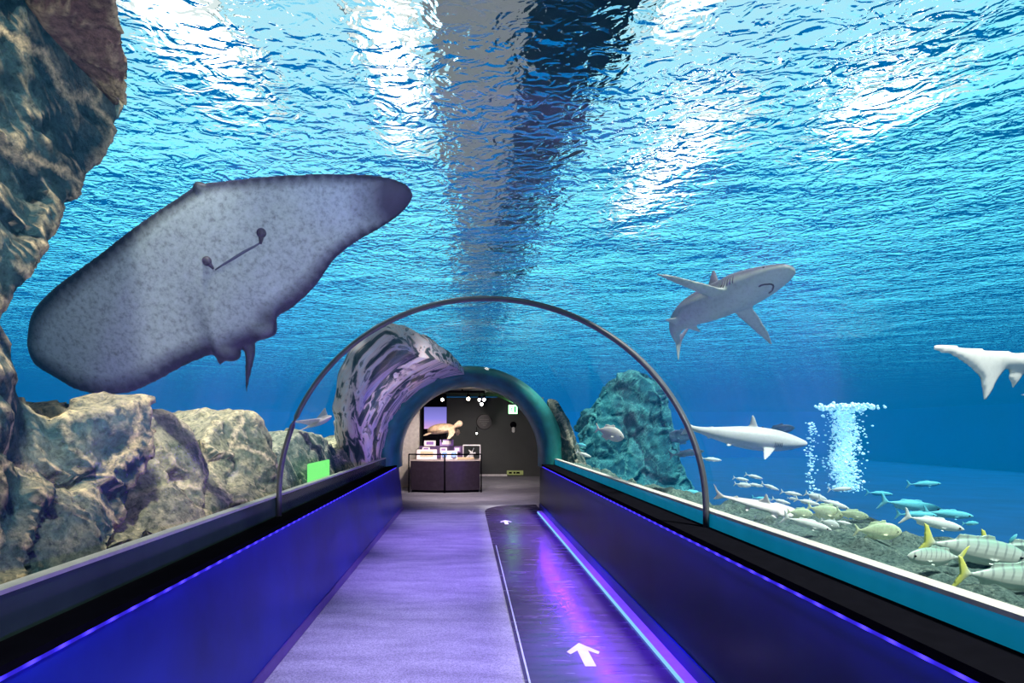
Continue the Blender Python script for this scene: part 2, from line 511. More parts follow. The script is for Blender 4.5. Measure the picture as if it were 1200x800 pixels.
# floor: carpet path, glossy lane, light strip
tag(obj('floor', B(-2.0, 3.2, -5, 19.2, -0.12, -0.004), M['carpet']), kind='structure')
def lane_mesh():
    bm = bmesh.new()
    pts = [(0.40, -5), (0.335, 10.2)]
    for k in range(0, 9):
        a = R(180 - 90 * k / 8)
        pts.append((0.935 + .6 * math.cos(a), 10.6 + .9 * math.sin(a)))
    pts += [(1.45, 11.6), (1.45, -5)]
    f = bm.faces.new([bm.verts.new((x, y, 0.004)) for x, y in pts])
    r = bmesh.ops.extrude_face_region(bm, geom=[f])
    for v in r['geom']:
        if isinstance(v, bmesh.types.BMVert):
            v.co.z -= 0.02
    return bm
tag(obj('floor_lane', lane_mesh(), M['lane']), kind='structure')
# the pale edging bead between carpet and lane, the violet strip along the right wall
tag(obj('trim_7', B(.385, .397, -2, 7.5, 0.0, 0.010), simple('edge_bead', (0.5, 0.55, 0.7), 0.3)), kind='structure')
tag(obj('trim_8', B(1.355, 1.447, -5, YEND + .2, 0.0, 0.018), simple('kerb_violet_lit', (0.42, 0.32, 0.72), 0.5, emit=(0.30, 0.12, 0.9), estr=0.15)), kind='structure')  # violet light on the kerb put in as colour and faint glow
tag(obj('led_strip', B(1.338, 1.354, -5, YEND + .1, 0.004, 0.022), M['led_kick']), 'thin pale blue light line along the floor beside the right wall', 'light strip')
tag(obj('led_strip', B(XLT - .004, XLT + .016, -5, YEND + .1, ZL - .046, ZL - .031), M['led']), 'blue beaded LED strip under the black ledge of the left wall', 'light strip')
tag(obj('led_strip', B(XRT - .016, XRT + .002, -5, YEND + .1, ZL - .031, ZL - .016), M['led']), 'blue beaded LED strip under the black ledge of the right wall', 'light strip')
# steel joint ring round the vault, slightly skewed
def ring():
    bm = bmesh.new()
    pts = [(AX - AR + .02, 4.42, ZL)]
    for x, z in arch(AR - .02, AH - .02, 64):
        pts.append((x, 4.08 - 0.22 * (x - AX), z))
    pts.append((AX + AR - .02, 3.73, ZL + .02))
    pts[0] = (pts[1][0], pts[1][1], ZL - .01)
    pts[-1] = (pts[-2][0], pts[-2][1], ZL + .01)
    tube(bm, pts, 0.021, 10)
    return bm
tag(obj('trim_9', ring(), simple('joint_ring', (0.15, 0.15, 0.17), 0.35, metal=0.6), smooth=True), kind='structure')
# teal portal frame at the end of the vault
def portal():
    prof_o = [(AX - 1.80, .85)] + arch(1.80, 1.76, 48) + [(AX + 1.80, .85)]
    prof_i = [(AX - 1.40, .85)] + arch(1.40, 1.42, 48) + [(AX + 1.40, .85)]
    prof_m = [(AX - 1.58, .85)] + arch(1.58, 1.58, 48) + [(AX + 1.58, .85)]
    bm = bmesh.new()
    rows = []
    for prof, y in ((prof_o, YEND + .9), (prof_o, YEND + .02), (prof_m, YEND - .06), (prof_i, YEND + .35), (prof_i, YEND + .9)):
        rows.append([bm.verts.new((x, y, z)) for x, z in prof])
    for A, C in zip(rows, rows[1:]):
        for k in range(len(A) - 1):
            bm.faces.new((A[k], A[k + 1], C[k + 1], C[k]))
    return bm
tag(obj('door_1', portal(), M['portal'], smooth=True), kind='structure')

# ---------------- the room beyond
RY0, RYM, RY1 = YEND + .85, 15.0, 18.7
def solid(name, *a, mat='room_wall'):
    return tag(obj(name, B(*a), M[mat]), kind='structure')
solid('wall_north', -2.55, 2.6, RY1, RY1 + .12, -.1, 2.70)
VR, VH = 1.70, 1.68
def vault_prof(r, h, n=40):
    return [(AX - r, -.1), (AX - r, .9)] + arch(r, h, n, AX, .9)[1:-1] + [(AX + r, .9), (AX + r, -.1)]
def rear_prof(g, n=40):
    key = [(-2.45, -.1), (-2.45, 1.6), (-1.9, 2.3), (-1.0, 2.72), (1.0, 2.72), (1.9, 2.3), (2.5, 1.6), (2.5, -.1)]
    key = [(x * (1 + g / 2.4), z + (g if z > 2 else 0)) for x, z in key]
    m = len(vault_prof(1, 1, n))
    out = []
    for i in range(m):
        u = i / (m - 1) * (len(key) - 1)
        k = min(int(u), len(key) - 2)
        f = u - k
        out.append((key[k][0] * (1 - f) + key[k + 1][0] * f, key[k][1] * (1 - f) + key[k + 1][1] * f))
    return out
def shell(p, q, y0, y1):
    bm = bmesh.new()
    rows = [[bm.verts.new((x, y, z)) for x, z in pr] for pr, y in ((p, y0), (q, y0), (q, y1), (p, y1))]
    rows.append(rows[0])
    for A, C in zip(rows, rows[1:]):
        for k in range(len(p) - 1):
            bm.faces.new((A[k], A[k + 1], C[k + 1], C[k]))
    return bm
def splay():
    bm = bmesh.new()
    rows = [[bm.verts.new((x, y, z)) for x, z in pr] for pr, y in ((vault_prof(1.70, 1.68), YEND + .8), (rear_prof(0), RYM))]
    for k in range(len(rows[0]) - 1):
        bm.faces.new((rows[0][k], rows[0][k + 1], rows[1][k + 1], rows[1][k]))
    return bm
tag(obj('ceiling_splay', splay(), simple('vault_grey', (0.34, 0.33, 0.31), .5)), kind='structure')
tag(obj('wall_rear', shell(rear_prof(0), rear_prof(.06), RYM, RY1 + .1), M['room_wall']), kind='structure')
solid('baseboard_north', .3, 1.35, RY1 - .03, RY1, .0, .07, mat='white')
# column at left of the display, pale
solid('pillar', -1.95, -1.34, 15.1, 15.35, 0, 2.2, mat='room_pale')

# ================================================================== TANK
def water_body():
    bm = bmesh.new()
    x0, x1, y0, y1, z0, z1 = -30, 42, -6, 62, -1.6, SURF + .02
    box(bm, x0, x1, y0, y1, z0, z1)
    bmesh.ops.recalc_face_normals(bm, faces=bm.faces)
    def low(p):
        return [(x, -.3 if z < 0 else z) for x, z in p]
    p1 = [(AX - AR - .015, -.3), (AX - AR - .015, AZ)] + arch(AR + .015, AH + .015, 40)[1:-1] + [(AX + AR + .015, AZ), (AX + AR + .015, -.3)]
    n = len(p1)
    mid, big = low(vault_prof(VR + .02, VH + .02)), low(rear_prof(.07))
    rows = []
    for p, y in ((p1, -5.5), (p1, YEND + .3), (mid, YEND + .5), (big, RYM), (big, 18.9)):
        rows.append([bm.verts.new((x, y, z)) for x, z in p])
    fs = []
    for A, C in zip(rows, rows[1:]):
        for k in range(n):
            fs.append(bm.faces.new((A[k], A[(k + 1) % n], C[(k + 1) % n], C[k])))
    fs.append(bm.faces.new(rows[0]))
    fs.append(bm.faces.new(rows[-1][::-1]))
    bmesh.ops.recalc_face_normals(bm, faces=fs)
    c = Vector((AX, 2, 1.5))
    f = fs[0]
    if f.normal.dot(f.calc_center_median() - c) > 0:     # the void's faces look into the void
        bmesh.ops.reverse_faces(bm, faces=fs)
    me = bpy.data.meshes.new('water')
    bm.to_mesh(me)
    bm.free()
    return link('water', me, M['water'], smooth=False)
tag(water_body(), 'clear blue water filling the tank around the tunnel', 'water', kind='structure')

bm = bmesh.new()
f = bm.faces.new([bm.verts.new(p) for p in ((-30, -6, SURF), (42, -6, SURF), (42, 62, SURF), (-30, 62, SURF))])
me = bpy.data.meshes.new('water_surface'); bm.normal_update(); bm.to_mesh(me); bm.free()
tag(link('water_surface', me, M['surface'], smooth=False), 'rippled water surface seen from below over the tunnel', 'water surface', kind='structure')
solid('tank_floor', -30, 42, -6, 62, -1.75, -1.58, mat='tank_floor')
solid('tank_wall_east', 41.9, 42.1, -6, 62, -1.6, SURF + .3, mat='tank_wall')
solid('tank_wall_west', -30.1, -29.9, -6, 62, -1.6, SURF + .3, mat='tank_wall')
solid('tank_wall_north', -30, 42, 61.9, 62.1, -1.6, SURF + .3, mat='tank_wall')
solid('tank_wall_south', -30, 42, -6.1, -5.9, -1.6, SURF + .3, mat='tank_wall')

# ---------------- rocks
def disp(co, amp, sc, seed):
    q = co * sc + Vector((seed * 7.3, seed * 3.1, seed * 5.7))
    w = q + Vector((noise.noise(q), noise.noise(q + Vector((9, 0, 0))), noise.noise(q + Vector((0, 9, 0))))) * .35
    d, pts = noise.voronoi(w * 0.8)
    tilt = (w * .8 - pts[0]).dot(noise.cell_vector(pts[0]) - Vector((.5, .5, .5)))   # each cell a tilted facet
    d2, p2 = noise.voronoi(w * 2.1)
    tilt2 = (w * 2.1 - p2[0]).dot(noise.cell_vector(p2[0]) - Vector((.5, .5, .5)))
    big = noise.noise(q * 0.6)
    rid = noise.ridged_multi_fractal(q * 1.6, 0.9, 2.1, 5, 1.0, 2.0) - 1.0
    fine = noise.fractal(q * 6.0, 0.8, 2.0, 4)
    return amp * (0.6 * big + 1.5 * tilt + .55 * tilt2 + .5 * min(d[1] - d[0], .35) - .15 + 0.14 * rid + 0.09 * fine)

def rock(name, label, pts, vec, mat, seed, amp=0.10, sc=1.6, voxel=0.028, taper=0.8, keep=None, cat='rock'):
    """A rock raised on a surveyed outline and given depth by vec."""
    bm = bmesh.new()
    vec = Vector(vec)
    c = sum(pts, Vector()) / len(pts)
    a = [bm.verts.new(p) for p in pts]
    m = [bm.verts.new(c + (p - c) * (1.0 + 0.04) + vec * 0.4) for p in pts]
    b = [bm.verts.new(c + (p - c) * taper + vec) for p in pts]
    n = len(pts)
    for A, C in ((a, m), (m, b)):
        for k in range(n):
            bm.faces.new((A[k], A[(k + 1) % n], C[(k + 1) % n], C[k]))
    bmesh.ops.triangle_fill(bm, edges=[e for e in bm.edges if all(v in a for v in e.verts)], use_beauty=True)
    bmesh.ops.triangle_fill(bm, edges=[e for e in bm.edges if all(v in b for v in e.verts)], use_beauty=True)
    me = remeshed(bm, voxel, 2)
    me.calc_loop_triangles()
    nor = [v.normal.copy() for v in me.vertices]
    for v, nn in zip(me.vertices, nor):
        co = v.co + nn * disp(v.co, amp, sc, seed)
        if keep:
            co = keep(co)
        v.co = co
    o = link(name, me, mat)
    return tag(o, label, cat)

def clear_vault(co):
    """Rocks stay outside the acrylic."""
    x, y, z = co
    if y > YEND + .3 or y < -5:
        return co
    dx, dz = (x - AX), (z - AZ)
    if dz <= 0:
        if abs(dx) < AR + .06:
            x = AX + math.copysign(AR + .06, dx)
    else:
        q = math.hypot(dx / (AR + .05), dz / (AH + .05))
        if q < 1:
            x, z = AX + dx / q, AZ + dz / q
    return Vector((x, y, z))

ROCKG = None
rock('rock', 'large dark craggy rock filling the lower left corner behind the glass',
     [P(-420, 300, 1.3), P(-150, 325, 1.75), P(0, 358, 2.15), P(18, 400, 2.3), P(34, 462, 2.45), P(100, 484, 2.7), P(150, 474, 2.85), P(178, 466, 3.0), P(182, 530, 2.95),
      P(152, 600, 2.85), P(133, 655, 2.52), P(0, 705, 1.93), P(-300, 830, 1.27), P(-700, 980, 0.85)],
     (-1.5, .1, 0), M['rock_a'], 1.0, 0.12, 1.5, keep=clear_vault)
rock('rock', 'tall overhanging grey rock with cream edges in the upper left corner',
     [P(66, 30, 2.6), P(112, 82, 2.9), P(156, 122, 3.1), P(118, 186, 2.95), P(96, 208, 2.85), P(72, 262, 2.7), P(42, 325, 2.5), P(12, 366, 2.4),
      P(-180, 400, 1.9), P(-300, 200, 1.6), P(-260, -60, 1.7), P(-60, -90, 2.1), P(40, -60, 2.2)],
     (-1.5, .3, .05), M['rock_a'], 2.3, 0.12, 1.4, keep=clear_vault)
rock('rock', 'reddish brown speckled slab in place of the rock mirrored at the water line, topmost at the upper left',
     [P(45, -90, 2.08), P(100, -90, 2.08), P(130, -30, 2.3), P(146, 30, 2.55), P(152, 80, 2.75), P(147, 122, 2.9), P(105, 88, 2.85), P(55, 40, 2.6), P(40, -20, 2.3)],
     (-.5, .5, .15), M['rock_brown_mirrored'], 3.4, 0.05, 2.2, voxel=.024, keep=clear_vault)  # brown slab stands in for the rock mirrored in the surface
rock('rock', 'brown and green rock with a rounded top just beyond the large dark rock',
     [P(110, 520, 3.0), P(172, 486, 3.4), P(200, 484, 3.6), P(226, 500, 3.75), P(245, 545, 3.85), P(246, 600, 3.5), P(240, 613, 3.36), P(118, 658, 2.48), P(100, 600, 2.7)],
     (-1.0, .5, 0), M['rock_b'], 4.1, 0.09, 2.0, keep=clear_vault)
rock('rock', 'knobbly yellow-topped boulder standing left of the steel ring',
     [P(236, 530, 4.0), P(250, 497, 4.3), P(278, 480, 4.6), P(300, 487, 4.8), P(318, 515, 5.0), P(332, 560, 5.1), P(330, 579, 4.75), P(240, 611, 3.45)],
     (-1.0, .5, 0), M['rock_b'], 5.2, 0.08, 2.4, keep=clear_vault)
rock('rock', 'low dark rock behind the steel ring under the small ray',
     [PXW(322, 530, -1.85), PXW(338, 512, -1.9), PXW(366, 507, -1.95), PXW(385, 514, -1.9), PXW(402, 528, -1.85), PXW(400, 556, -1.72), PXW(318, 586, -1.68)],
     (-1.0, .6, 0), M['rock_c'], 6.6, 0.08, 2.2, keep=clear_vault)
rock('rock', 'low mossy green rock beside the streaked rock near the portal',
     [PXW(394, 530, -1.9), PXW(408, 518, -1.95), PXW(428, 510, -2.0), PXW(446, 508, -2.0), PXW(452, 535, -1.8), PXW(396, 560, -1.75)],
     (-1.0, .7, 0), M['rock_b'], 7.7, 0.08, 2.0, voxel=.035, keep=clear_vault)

def streak_rock():
    """A rock face bent and streaked like rock seen refracted through the vault."""
    bm = bmesh.new()
    na, ny = 110, 90
    inner, outer = [], []
    for i in range(na + 1):
        th = R(186 - 92 * i / na)
        ri, ro = [], []
        s_ = i / na
        y0 = 8.9 - 2.9 * math.sin(min(1, s_ / .72) * PI / 2) ** 1.6 + max(0, (s_ - .68) / .32) ** 1.5 * 4.2 + .22 * noise.noise(Vector((i * .12, 3.3, 1)))
        for j in range(ny + 1):
            y = min(y0, YEND - .15) + (YEND + .1 - min(y0, YEND - .15)) * j / ny
            q = Vector((th * 2.2 + y * .5, y * 1.1 - th * 2.0, 2.0))
            edge = min(1, j / 10) * min(1, (na - i) / 10)
            r = -.30 * (1 - min(1, (na - i) / 26)) + 0.09 + 0.16 * edge * (0.5 + 0.6 * noise.noise(q * 1.3) + 0.35 * noise.noise(q * 3.7) + .15 * noise.noise(q * 9))
            ri.append(bm.verts.new((AX + (AR + .05) * math.cos(th), y, AZ + (AH + .05) * math.sin(th))))
            ro.append(bm.verts.new((AX + (AR + .07 + r + .3) * math.cos(th), y, AZ + (AH + .07 + r + .3) * math.sin(th))))
            n1 = max(0.0, 0.5 * noise.noise(q * 1.7) + .3 * noise.noise(q * 4.1)) * .28 * edge
            ri[-1].co.x += n1 * math.cos(th)
            ri[-1].co.z += n1 * math.sin(th)
        inner.append(ri)
        outer.append(ro)
    for g, fl in ((inner, False), (outer, True)):
        for i in range(na):
            for j in range(ny):
                bm.faces.new((g[i][j], g[i + 1][j], g[i + 1][j + 1], g[i][j + 1]))
    for i in range(na):
        for j in (0, ny):
            bm.faces.new((inner[i][j], inner[i + 1][j], outer[i + 1][j], outer[i][j]))
    for j in range(ny):
        for i in (0, na):
            bm.faces.new((inner[i][j], inner[i][j + 1], outer[i][j + 1], outer[i][j]))
    return bm
def mat_streak():
    m, t, out = nt('rock_streaks')
    b = N(t, 'ShaderNodeBsdfPrincipled', ins={'Roughness': 0.7})
    at = N(t, 'ShaderNodeAttribute', attribute_name='grain')
    a = N(t, 'ShaderNodeTexNoise', ins={'Scale': 1.0, 'Detail': 4.0, 'Roughness': 0.5, 'Distortion': 0.9})
    L(t, at.outputs['Vector'], a.inputs['Vector'])
    c = ramp(t, a.outputs['Fac'], [(0.36, (0.02, 0.05, 0.06)), (0.43, (0.10, 0.14, 0.15)), (0.47, (0.95, 0.76, 0.70)), (0.56, (1.0, 0.94, 0.94)), (0.61, (0.14, 0.17, 0.18)), (0.70, (0.9, 0.8, 0.8))])  # streaks painted as the rock would look when refracted
    L(t, c, b.inputs['Base Color'])
    L(t, c, b.inputs['Emission Color'])
    b.inputs['Emission Strength'].default_value = 0.0
    b.inputs['Specular IOR Level'].default_value = 0.3
    L(t, b.outputs[0], out.inputs['Surface'])
    return m
sr = obj('rock', streak_rock(), mat_streak(), smooth=True)
ga = sr.data.attributes.new('grain', 'FLOAT_VECTOR', 'POINT')
for v, d in zip(sr.data.vertices, ga.data):
    th = math.atan2(v.co.z - AZ, v.co.x - AX) % (2 * PI)
    if th > 1.5 * PI:
        th -= 2 * PI
    d.vector = (th * .9, v.co.y * 1.7 - th * 1.0, math.hypot(v.co.x - AX, v.co.z - AZ) * 7.0)
tag(sr, 'pink and dark rock streaked like its refraction, curving over the vault left of the portal', 'rock')

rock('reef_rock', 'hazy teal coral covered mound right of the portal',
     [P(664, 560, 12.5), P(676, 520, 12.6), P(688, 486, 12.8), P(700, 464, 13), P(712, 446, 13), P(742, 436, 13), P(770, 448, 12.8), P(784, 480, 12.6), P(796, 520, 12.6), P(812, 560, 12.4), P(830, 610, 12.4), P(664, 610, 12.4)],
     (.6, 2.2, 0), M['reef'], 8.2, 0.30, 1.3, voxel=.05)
rock('reef_rock', 'low mossy rock edging the right side of the portal',
     [P(640, 468, 10.5), P(650, 472, 10.5), P(661, 492, 10.4), P(671, 520, 10.1), P(682, 546, 9.8), P(694, 572, 9.5), P(664, 590, 10.2), P(655, 520, 10.5)],
     (.4, 1.4, 0), M['rock_c'], 9.1, 0.06, 2.0, voxel=.035, keep=clear_vault)

def ledge(x_in, x_out, y0, y1, nx, ny, z, seed, sgn, amp):
    bm = bmesh.new()
    g = []
    for j in range(ny + 1):
        y = y0 + (y1 - y0) * j / ny
        xo = x_out + .15 * noise.noise(Vector((y * .8, seed, 0)))
        if sgn > 0:
            xo -= .75 * min(1, max(0, (y - 3.3) / 1.4)) + .05 * max(0, min(3, y - 4.7))
        row = []
        for i in range(nx + 1):
            u = i / nx
            x = x_in + (xo - x_in) * min(1, u / .8)
            q = Vector((x * 2.4, y * 2.4, seed))
            d, _ = noise.voronoi(q * 1.7)
            zz = z + amp * (1.1 * max(0, .45 - d[0]) + .6 * noise.noise(q) + .25 * noise.noise(q * 3.7) + .12 * noise.noise(q * 9)) * min(1, u * 6 + .25)
            if u > .8:
                zz -= (u - .8) / .2 * 2.6
                x += (u - .8) / .2 * .8
            row.append(bm.verts.new((sgn * x, y, zz)))
        g.append(row)
    for j in range(ny):
        for i in range(nx):
            bm.faces.new((g[j][i], g[j][i + 1], g[j + 1][i + 1], g[j + 1][i]))
    return bm
tag(obj('rubble', ledge(1.69, 2.95, -1.5, 11.0, 56, 380, .955, 2.0, 1, .13), M['rubble'], smooth=True),
    'grey green rubble bed outside the right glass', 'rubble', kind='stuff')
tag(obj('rubble', ledge(1.60, 3.4, -1.5, 11.0, 40, 260, .93, 5.0, -1, .10), M['rock_b'], smooth=True),
    'green rubble bed under the rocks outside the left glass', 'rubble', kind='stuff')

# green glowing board in place of a sign's reflection in the left glass
g = empty('sign_reflection', PXW(374, 572, -1.66), 'bright green board standing in for a sign reflection low in the left glass', 'sign')
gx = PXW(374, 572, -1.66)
obj('panel', B(-.012, .012, -.42, .42, -.04, .30, bev=.006), M['green_reflection'], g)
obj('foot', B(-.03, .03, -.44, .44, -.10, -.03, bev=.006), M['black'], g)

# ================================================================== ANIMALS
def add_shade(me, fn):
    at = me.attributes.new('shade', 'FLOAT', 'POINT')
    vals = [fn(v.co, v.normal) for v in me.vertices]
    at.data.foreach_set('value', vals)

def loft(bm, secs, seg=24):
    """secs: (x, y, z, half width, half height) from nose to tail."""
    rings = []
    for x, y, z, w, h in secs:
        rings.append([bm.verts.new((x, y + w * math.cos(2 * PI * k / seg), z + h * math.sin(2 * PI * k / seg))) for k in range(seg)])
    for A, C in zip(rings, rings[1:]):
        for k in range(seg):
            bm.faces.new((A[k], A[(k + 1) % seg], C[(k + 1) % seg], C[k]))
    bm.faces.new(rings[0][::-1])
    bm.faces.new(rings[-1])

def spline(keys, n):
    """Catmull-Rom through rows of numbers."""
    out = []
    k = len(keys)
    for i in range(n + 1):
        u = i / n * (k - 1)
        j = min(int(u), k - 2)
        f = u - j
        p = [keys[max(j - 1, 0)], keys[j], keys[j + 1], keys[min(j + 2, k - 1)]]
        out.append([0.5 * (2 * b + (c - a) * f + (2 * a - 5 * b + 4 * c - d) * f * f + (3 * b - a - 3 * c + d) * f ** 3) for a, b, c, d in zip(*p)])
    return out

def fin(bm, outline, thick, M4, edge=.25):
    """A blade: outline in (u, v); thick at the middle, thin at the edge, placed by a matrix that maps (u, v, w)."""
    pts = [Vector((u, v, 0)) for u, v in outline]
    c = sum(pts, Vector()) / len(pts)
    n = len(pts)
    rows = []
    for s, w in ((1.0, 0.0), (.82, .55), (.5, .9)):
        for sg in ((1,) if w == 0 else (1, -1)):
            rows.append((s, w * thick * sg))
    def mk(s, w):
        return [bm.verts.new(M4 @ (c + (p - c) * s + Vector((0, 0, w)))) for p in pts]
    rim = mk(1, thick * edge)
    rim2 = mk(1, -thick * edge)
    a1, a2 = mk(.8, thick * .6), mk(.8, -thick * .6)
    b1, b2 = mk(.45, thick), mk(.45, -thick)
    def strip(A, C):
        for k in range(n):
            bm.faces.new((A[k], A[(k + 1) % n], C[(k + 1) % n], C[k]))
    strip(rim, a1); strip(a1, b1); strip(rim2, a2); strip(a2, b2); strip(rim, rim2)
    bm.faces.new(b1)
    bm.faces.new(b2)

def bend(me, x0, k, z_k=0.0):
    """Sweep everything behind x0 sideways along an arc: curvature k per metre."""
    for v in me.vertices:
        x, y, z = v.co
        if x < x0 and abs(k) > 1e-6:
            s = x0 - x
            a = k * s
            cx, cy = x0 - math.sin(a) / k, (1 - math.cos(a)) / k
            v.co = Vector((cx - y * math.sin(-a) * 1.0, cy + y * math.cos(a), z + z_k * s * s))

def shark_mesh(Ln, opt):
    g = opt.get
    bm = bmesh.new()
    gi = g('girth', 1.0)
    fl = g('flat', 1.0)
    keys = [  # x, y, z, w, h  (unit length, nose at +.5)
        (.500, 0, .004, .004, .003), (.492, 0, .004, .022, .010), (.47, 0, .003, .036, .019), (.42, 0, .002, .052, .034), (.35, 0, 0, .064, .052), (.25, 0, 0, .073, .068),
        (.12, 0, 0, .074, .074), (0.0, 0, .002, .066, .068), (-.12, 0, .006, .050, .052), (-.22, 0, .010, .034, .036), (-.31, 0, .014, .021, .022), (-.37, 0, .018, .015, .018), (-.42, 0, .024, .008, .014)]
    hw = g('headw', 1.0)
    sec = [(x * Ln, y * Ln, z * Ln, w * Ln * gi * (hw if x > .2 else 1), h * Ln * gi * fl) for x, y, z, w, h in spline(keys, 44)]
    loft(bm, sec, 28)
    T = .010 * Ln
    def XZ(x, z):  # blade in the median plane, u back, v up
        return Matrix.Translation((x * Ln, 0, z * Ln)) @ Matrix(((-1, 0, 0, 0), (0, 0, 1, 0), (0, 1, 0, 0), (0, 0, 0, 1)))
    def sc(o):
        return [(u * Ln, v * Ln) for u, v in o]
    df = g('dorsal', 1.0)
    fin(bm, sc([(-.02, -.03), (.03, .035 * df), (.065, .088 * df), (.085, .107 * df), (.095, .10 * df), (.093, .07 * df), (.10, .03), (.135, .008), (.13, -.03)]), T, XZ(.14, .06))
    fin(bm, sc([(-.01, -.02), (.025, .02), (.045, .032), (.05, .012), (.07, .004), (.05, -.02)]), T * .7, XZ(-.19, .038))
    fin(bm, sc([(-.01, .02), (.02, -.018), (.045, -.036), (.05, -.016), (.065, -.004), (.05, .02)]), T * .7, XZ(g('anal', -.20), -.02))
    cu = g('caudal', 1.0)
    fin(bm, sc(g('tail') or [(-.05, .0), (-.01, .022), (.05, .085 * cu), (.10, .165 * cu), (.125, .20 * cu), (.13, .185 * cu), (.118, .165 * cu), (.10, .12 * cu), (.072, .06 * cu), (.055, .018), (.055, -.02), (.075, -.085 * cu), (.060, -.092 * cu), (.02, -.055), (-.03, -.022), (-.05, -.012)]), T * .8, XZ(-.385, .016))
    pl = g('pec', 1.0)
    for sg in (1, -1):
        dih = R(g('dihedral', 18))
        Mx = Matrix.Translation((.235 * Ln, sg * .045 * Ln, -.035 * Ln)) @ Matrix(((-1, 0, 0, 0), (0, sg * math.cos(dih), 0, 0), (0, -math.sin(dih), 1, 0), (0, 0, 0, 1)))
        fin(bm, sc([(-.05, -.02), (-.01, .045), (.04, .12 * pl), (.085, .185 * pl), (.105, .205 * pl), (.112, .19 * pl), (.10, .13 * pl), (.085, .06), (.075, .0), (.06, -.02)]), T * .95, Mx)
        Mp = Matrix.Translation((-.06 * Ln, sg * .03 * Ln, -.045 * Ln)) @ Matrix(((-1, 0, 0, 0), (0, sg * math.cos(dih), 0, 0), (0, -math.sin(dih), 1, 0), (0, 0, 0, 1)))
        fin(bm, sc([(-.02, -.01), (.01, .04), (.035, .068), (.05, .06), (.055, .02), (.06, -.01)]), T * .7, Mp)
    me = remeshed(bm, g('voxel', .0085) * Ln / 1.0, 3, .5)
    lo = g('line', -0.1)
    add_shade(me, lambda c, n: max(0, min(1, .5 + .55 * (n.z - lo) + 3.0 * c.z / Ln)))
    k = g('bend', 0)
    if k:
        bend(me, g('bend_x', .05) * Ln, k / Ln, g('bend_z', 0.0) / Ln)
    return me

def frame(loc, F, U):
    F = Vector(F).normalized()
    Lf = Vector(U).cross(F).normalized()
    Up = F.cross(Lf)
    m = Matrix((F, Lf, Up)).transposed().to_4x4()
    m.translation = loc
    return m

def shark(name, label, loc, Ln, F, U, mat, **opt):
    me = shark_mesh(Ln, opt)
    o = link(name, me, mat)
    tag(o, label, 'shark')
    o.matrix_world = frame(loc, F, U)
    if opt.get('face', True):
        for sg in (1, -1):
            bm = bmesh.new()
            bmesh.ops.create_uvsphere(bm, u_segments=10, v_segments=8, radius=.010 * Ln)
            e = obj('eye', bm, M['eye'], o, True)
            e.location = (.41 * Ln, sg * .052 * Ln * opt.get('headw', 1), .008 * Ln)
        def skin(x, y, z):
            ok, p, n, _ = o.closest_point_on_mesh(Vector((x, y, z)) * Ln)
            return p + n * .0008 * Ln
        bpy.context.view_layer.update()
        obj('mouth', tube(bmesh.new(), [skin(.372 + .058 * math.cos(R(a)), .046 * math.sin(R(a)), -.09) for a in range(-75, 76, 10)], .0036 * Ln, 6), M['mouth'], o, True)
        for sg in (1, -1):
            bm = bmesh.new()
            for q in range(5):
                x = .285 - q * .013
                tube(bm, [skin(x, sg * .10, z) for z in (-.028, -.012, .004, .018)], .0022 * Ln, 5)
            tag(obj('gill_slits', bm, M['mouth'], o, True), 'dark gill slits')
    return o

mat_sh1 = mat_animal('shark_grey', (0.09, 0.09, 0.13), (0.48, 0.56, 0.53), .0, .28, .10)
mat_sh2 = mat_animal('shark_pale', (0.50, 0.50, 0.51), (0.60, 0.65, 0.66), 0.1, .3, .06)
mat_sh3 = mat_animal('shark_white', (0.64, 0.62, 0.60), (0.58, 0.58, 0.58), 0.1, .3, .05)

F1 = Vector((.40, -.91, .13)).normalized()
U1 = Matrix.Rotation(R(-9), 3, F1) @ Vector((.155, .194, .964))
sh1 = shark('shark', 'grey shark with its pale belly toward the tunnel, banking above right', P(817, 362, 5.2), 1.95, F1, U1, mat_sh1, bend=2.5, bend_x=.02, pec=1.65, dihedral=4, dorsal=1.35, girth=1.14, headw=1.12, line=-.1)
shark('shark', 'long white shark with a pointed nose swimming right beyond the ring', P(868, 512, 7.2), 1.62, (.96, -.16, -.10), (.02, -.30, .95), mat_sh2, bend=1.2, bend_x=-.05, girth=1.3, caudal=.8, dorsal=1.3)
F3 = Vector((.95, .30, .06)).normalized()
TAIL3 = [(-.05, .014), (-.01, .026), (.06, .033), (.13, .037), (.20, .045), (.257, .052), (.276, .043), (.267, .028), (.245, .026), (.233, .033), (.217, .024), (.152, -.004), (.0935, -.039), (.085, -.087), (.078, -.104), (.054, -.076), (.033, -.043), (.009, -.022), (-.05, -.014)]
shark('shark', 'pale shark cut off by the right frame edge, only its tail in view', P(1180, 431, 3.2) + F3 * .385 * 2.3, 2.3, F3, (-.06, -.1, .99), mat_sh3, girth=1.15, tail=TAIL3, anal=-.315)
shark('guitarfish', 'white guitarfish gliding low over the rubble below the ring', P(886, 591, 3.85), .62, (.96, -.16, -.20), (.0, -.45, .89), mat_sh2, flat=.55, headw=1.5, pec=.9, girth=1.15, caudal=.7, face=False)['category'] = 'guitarfish'

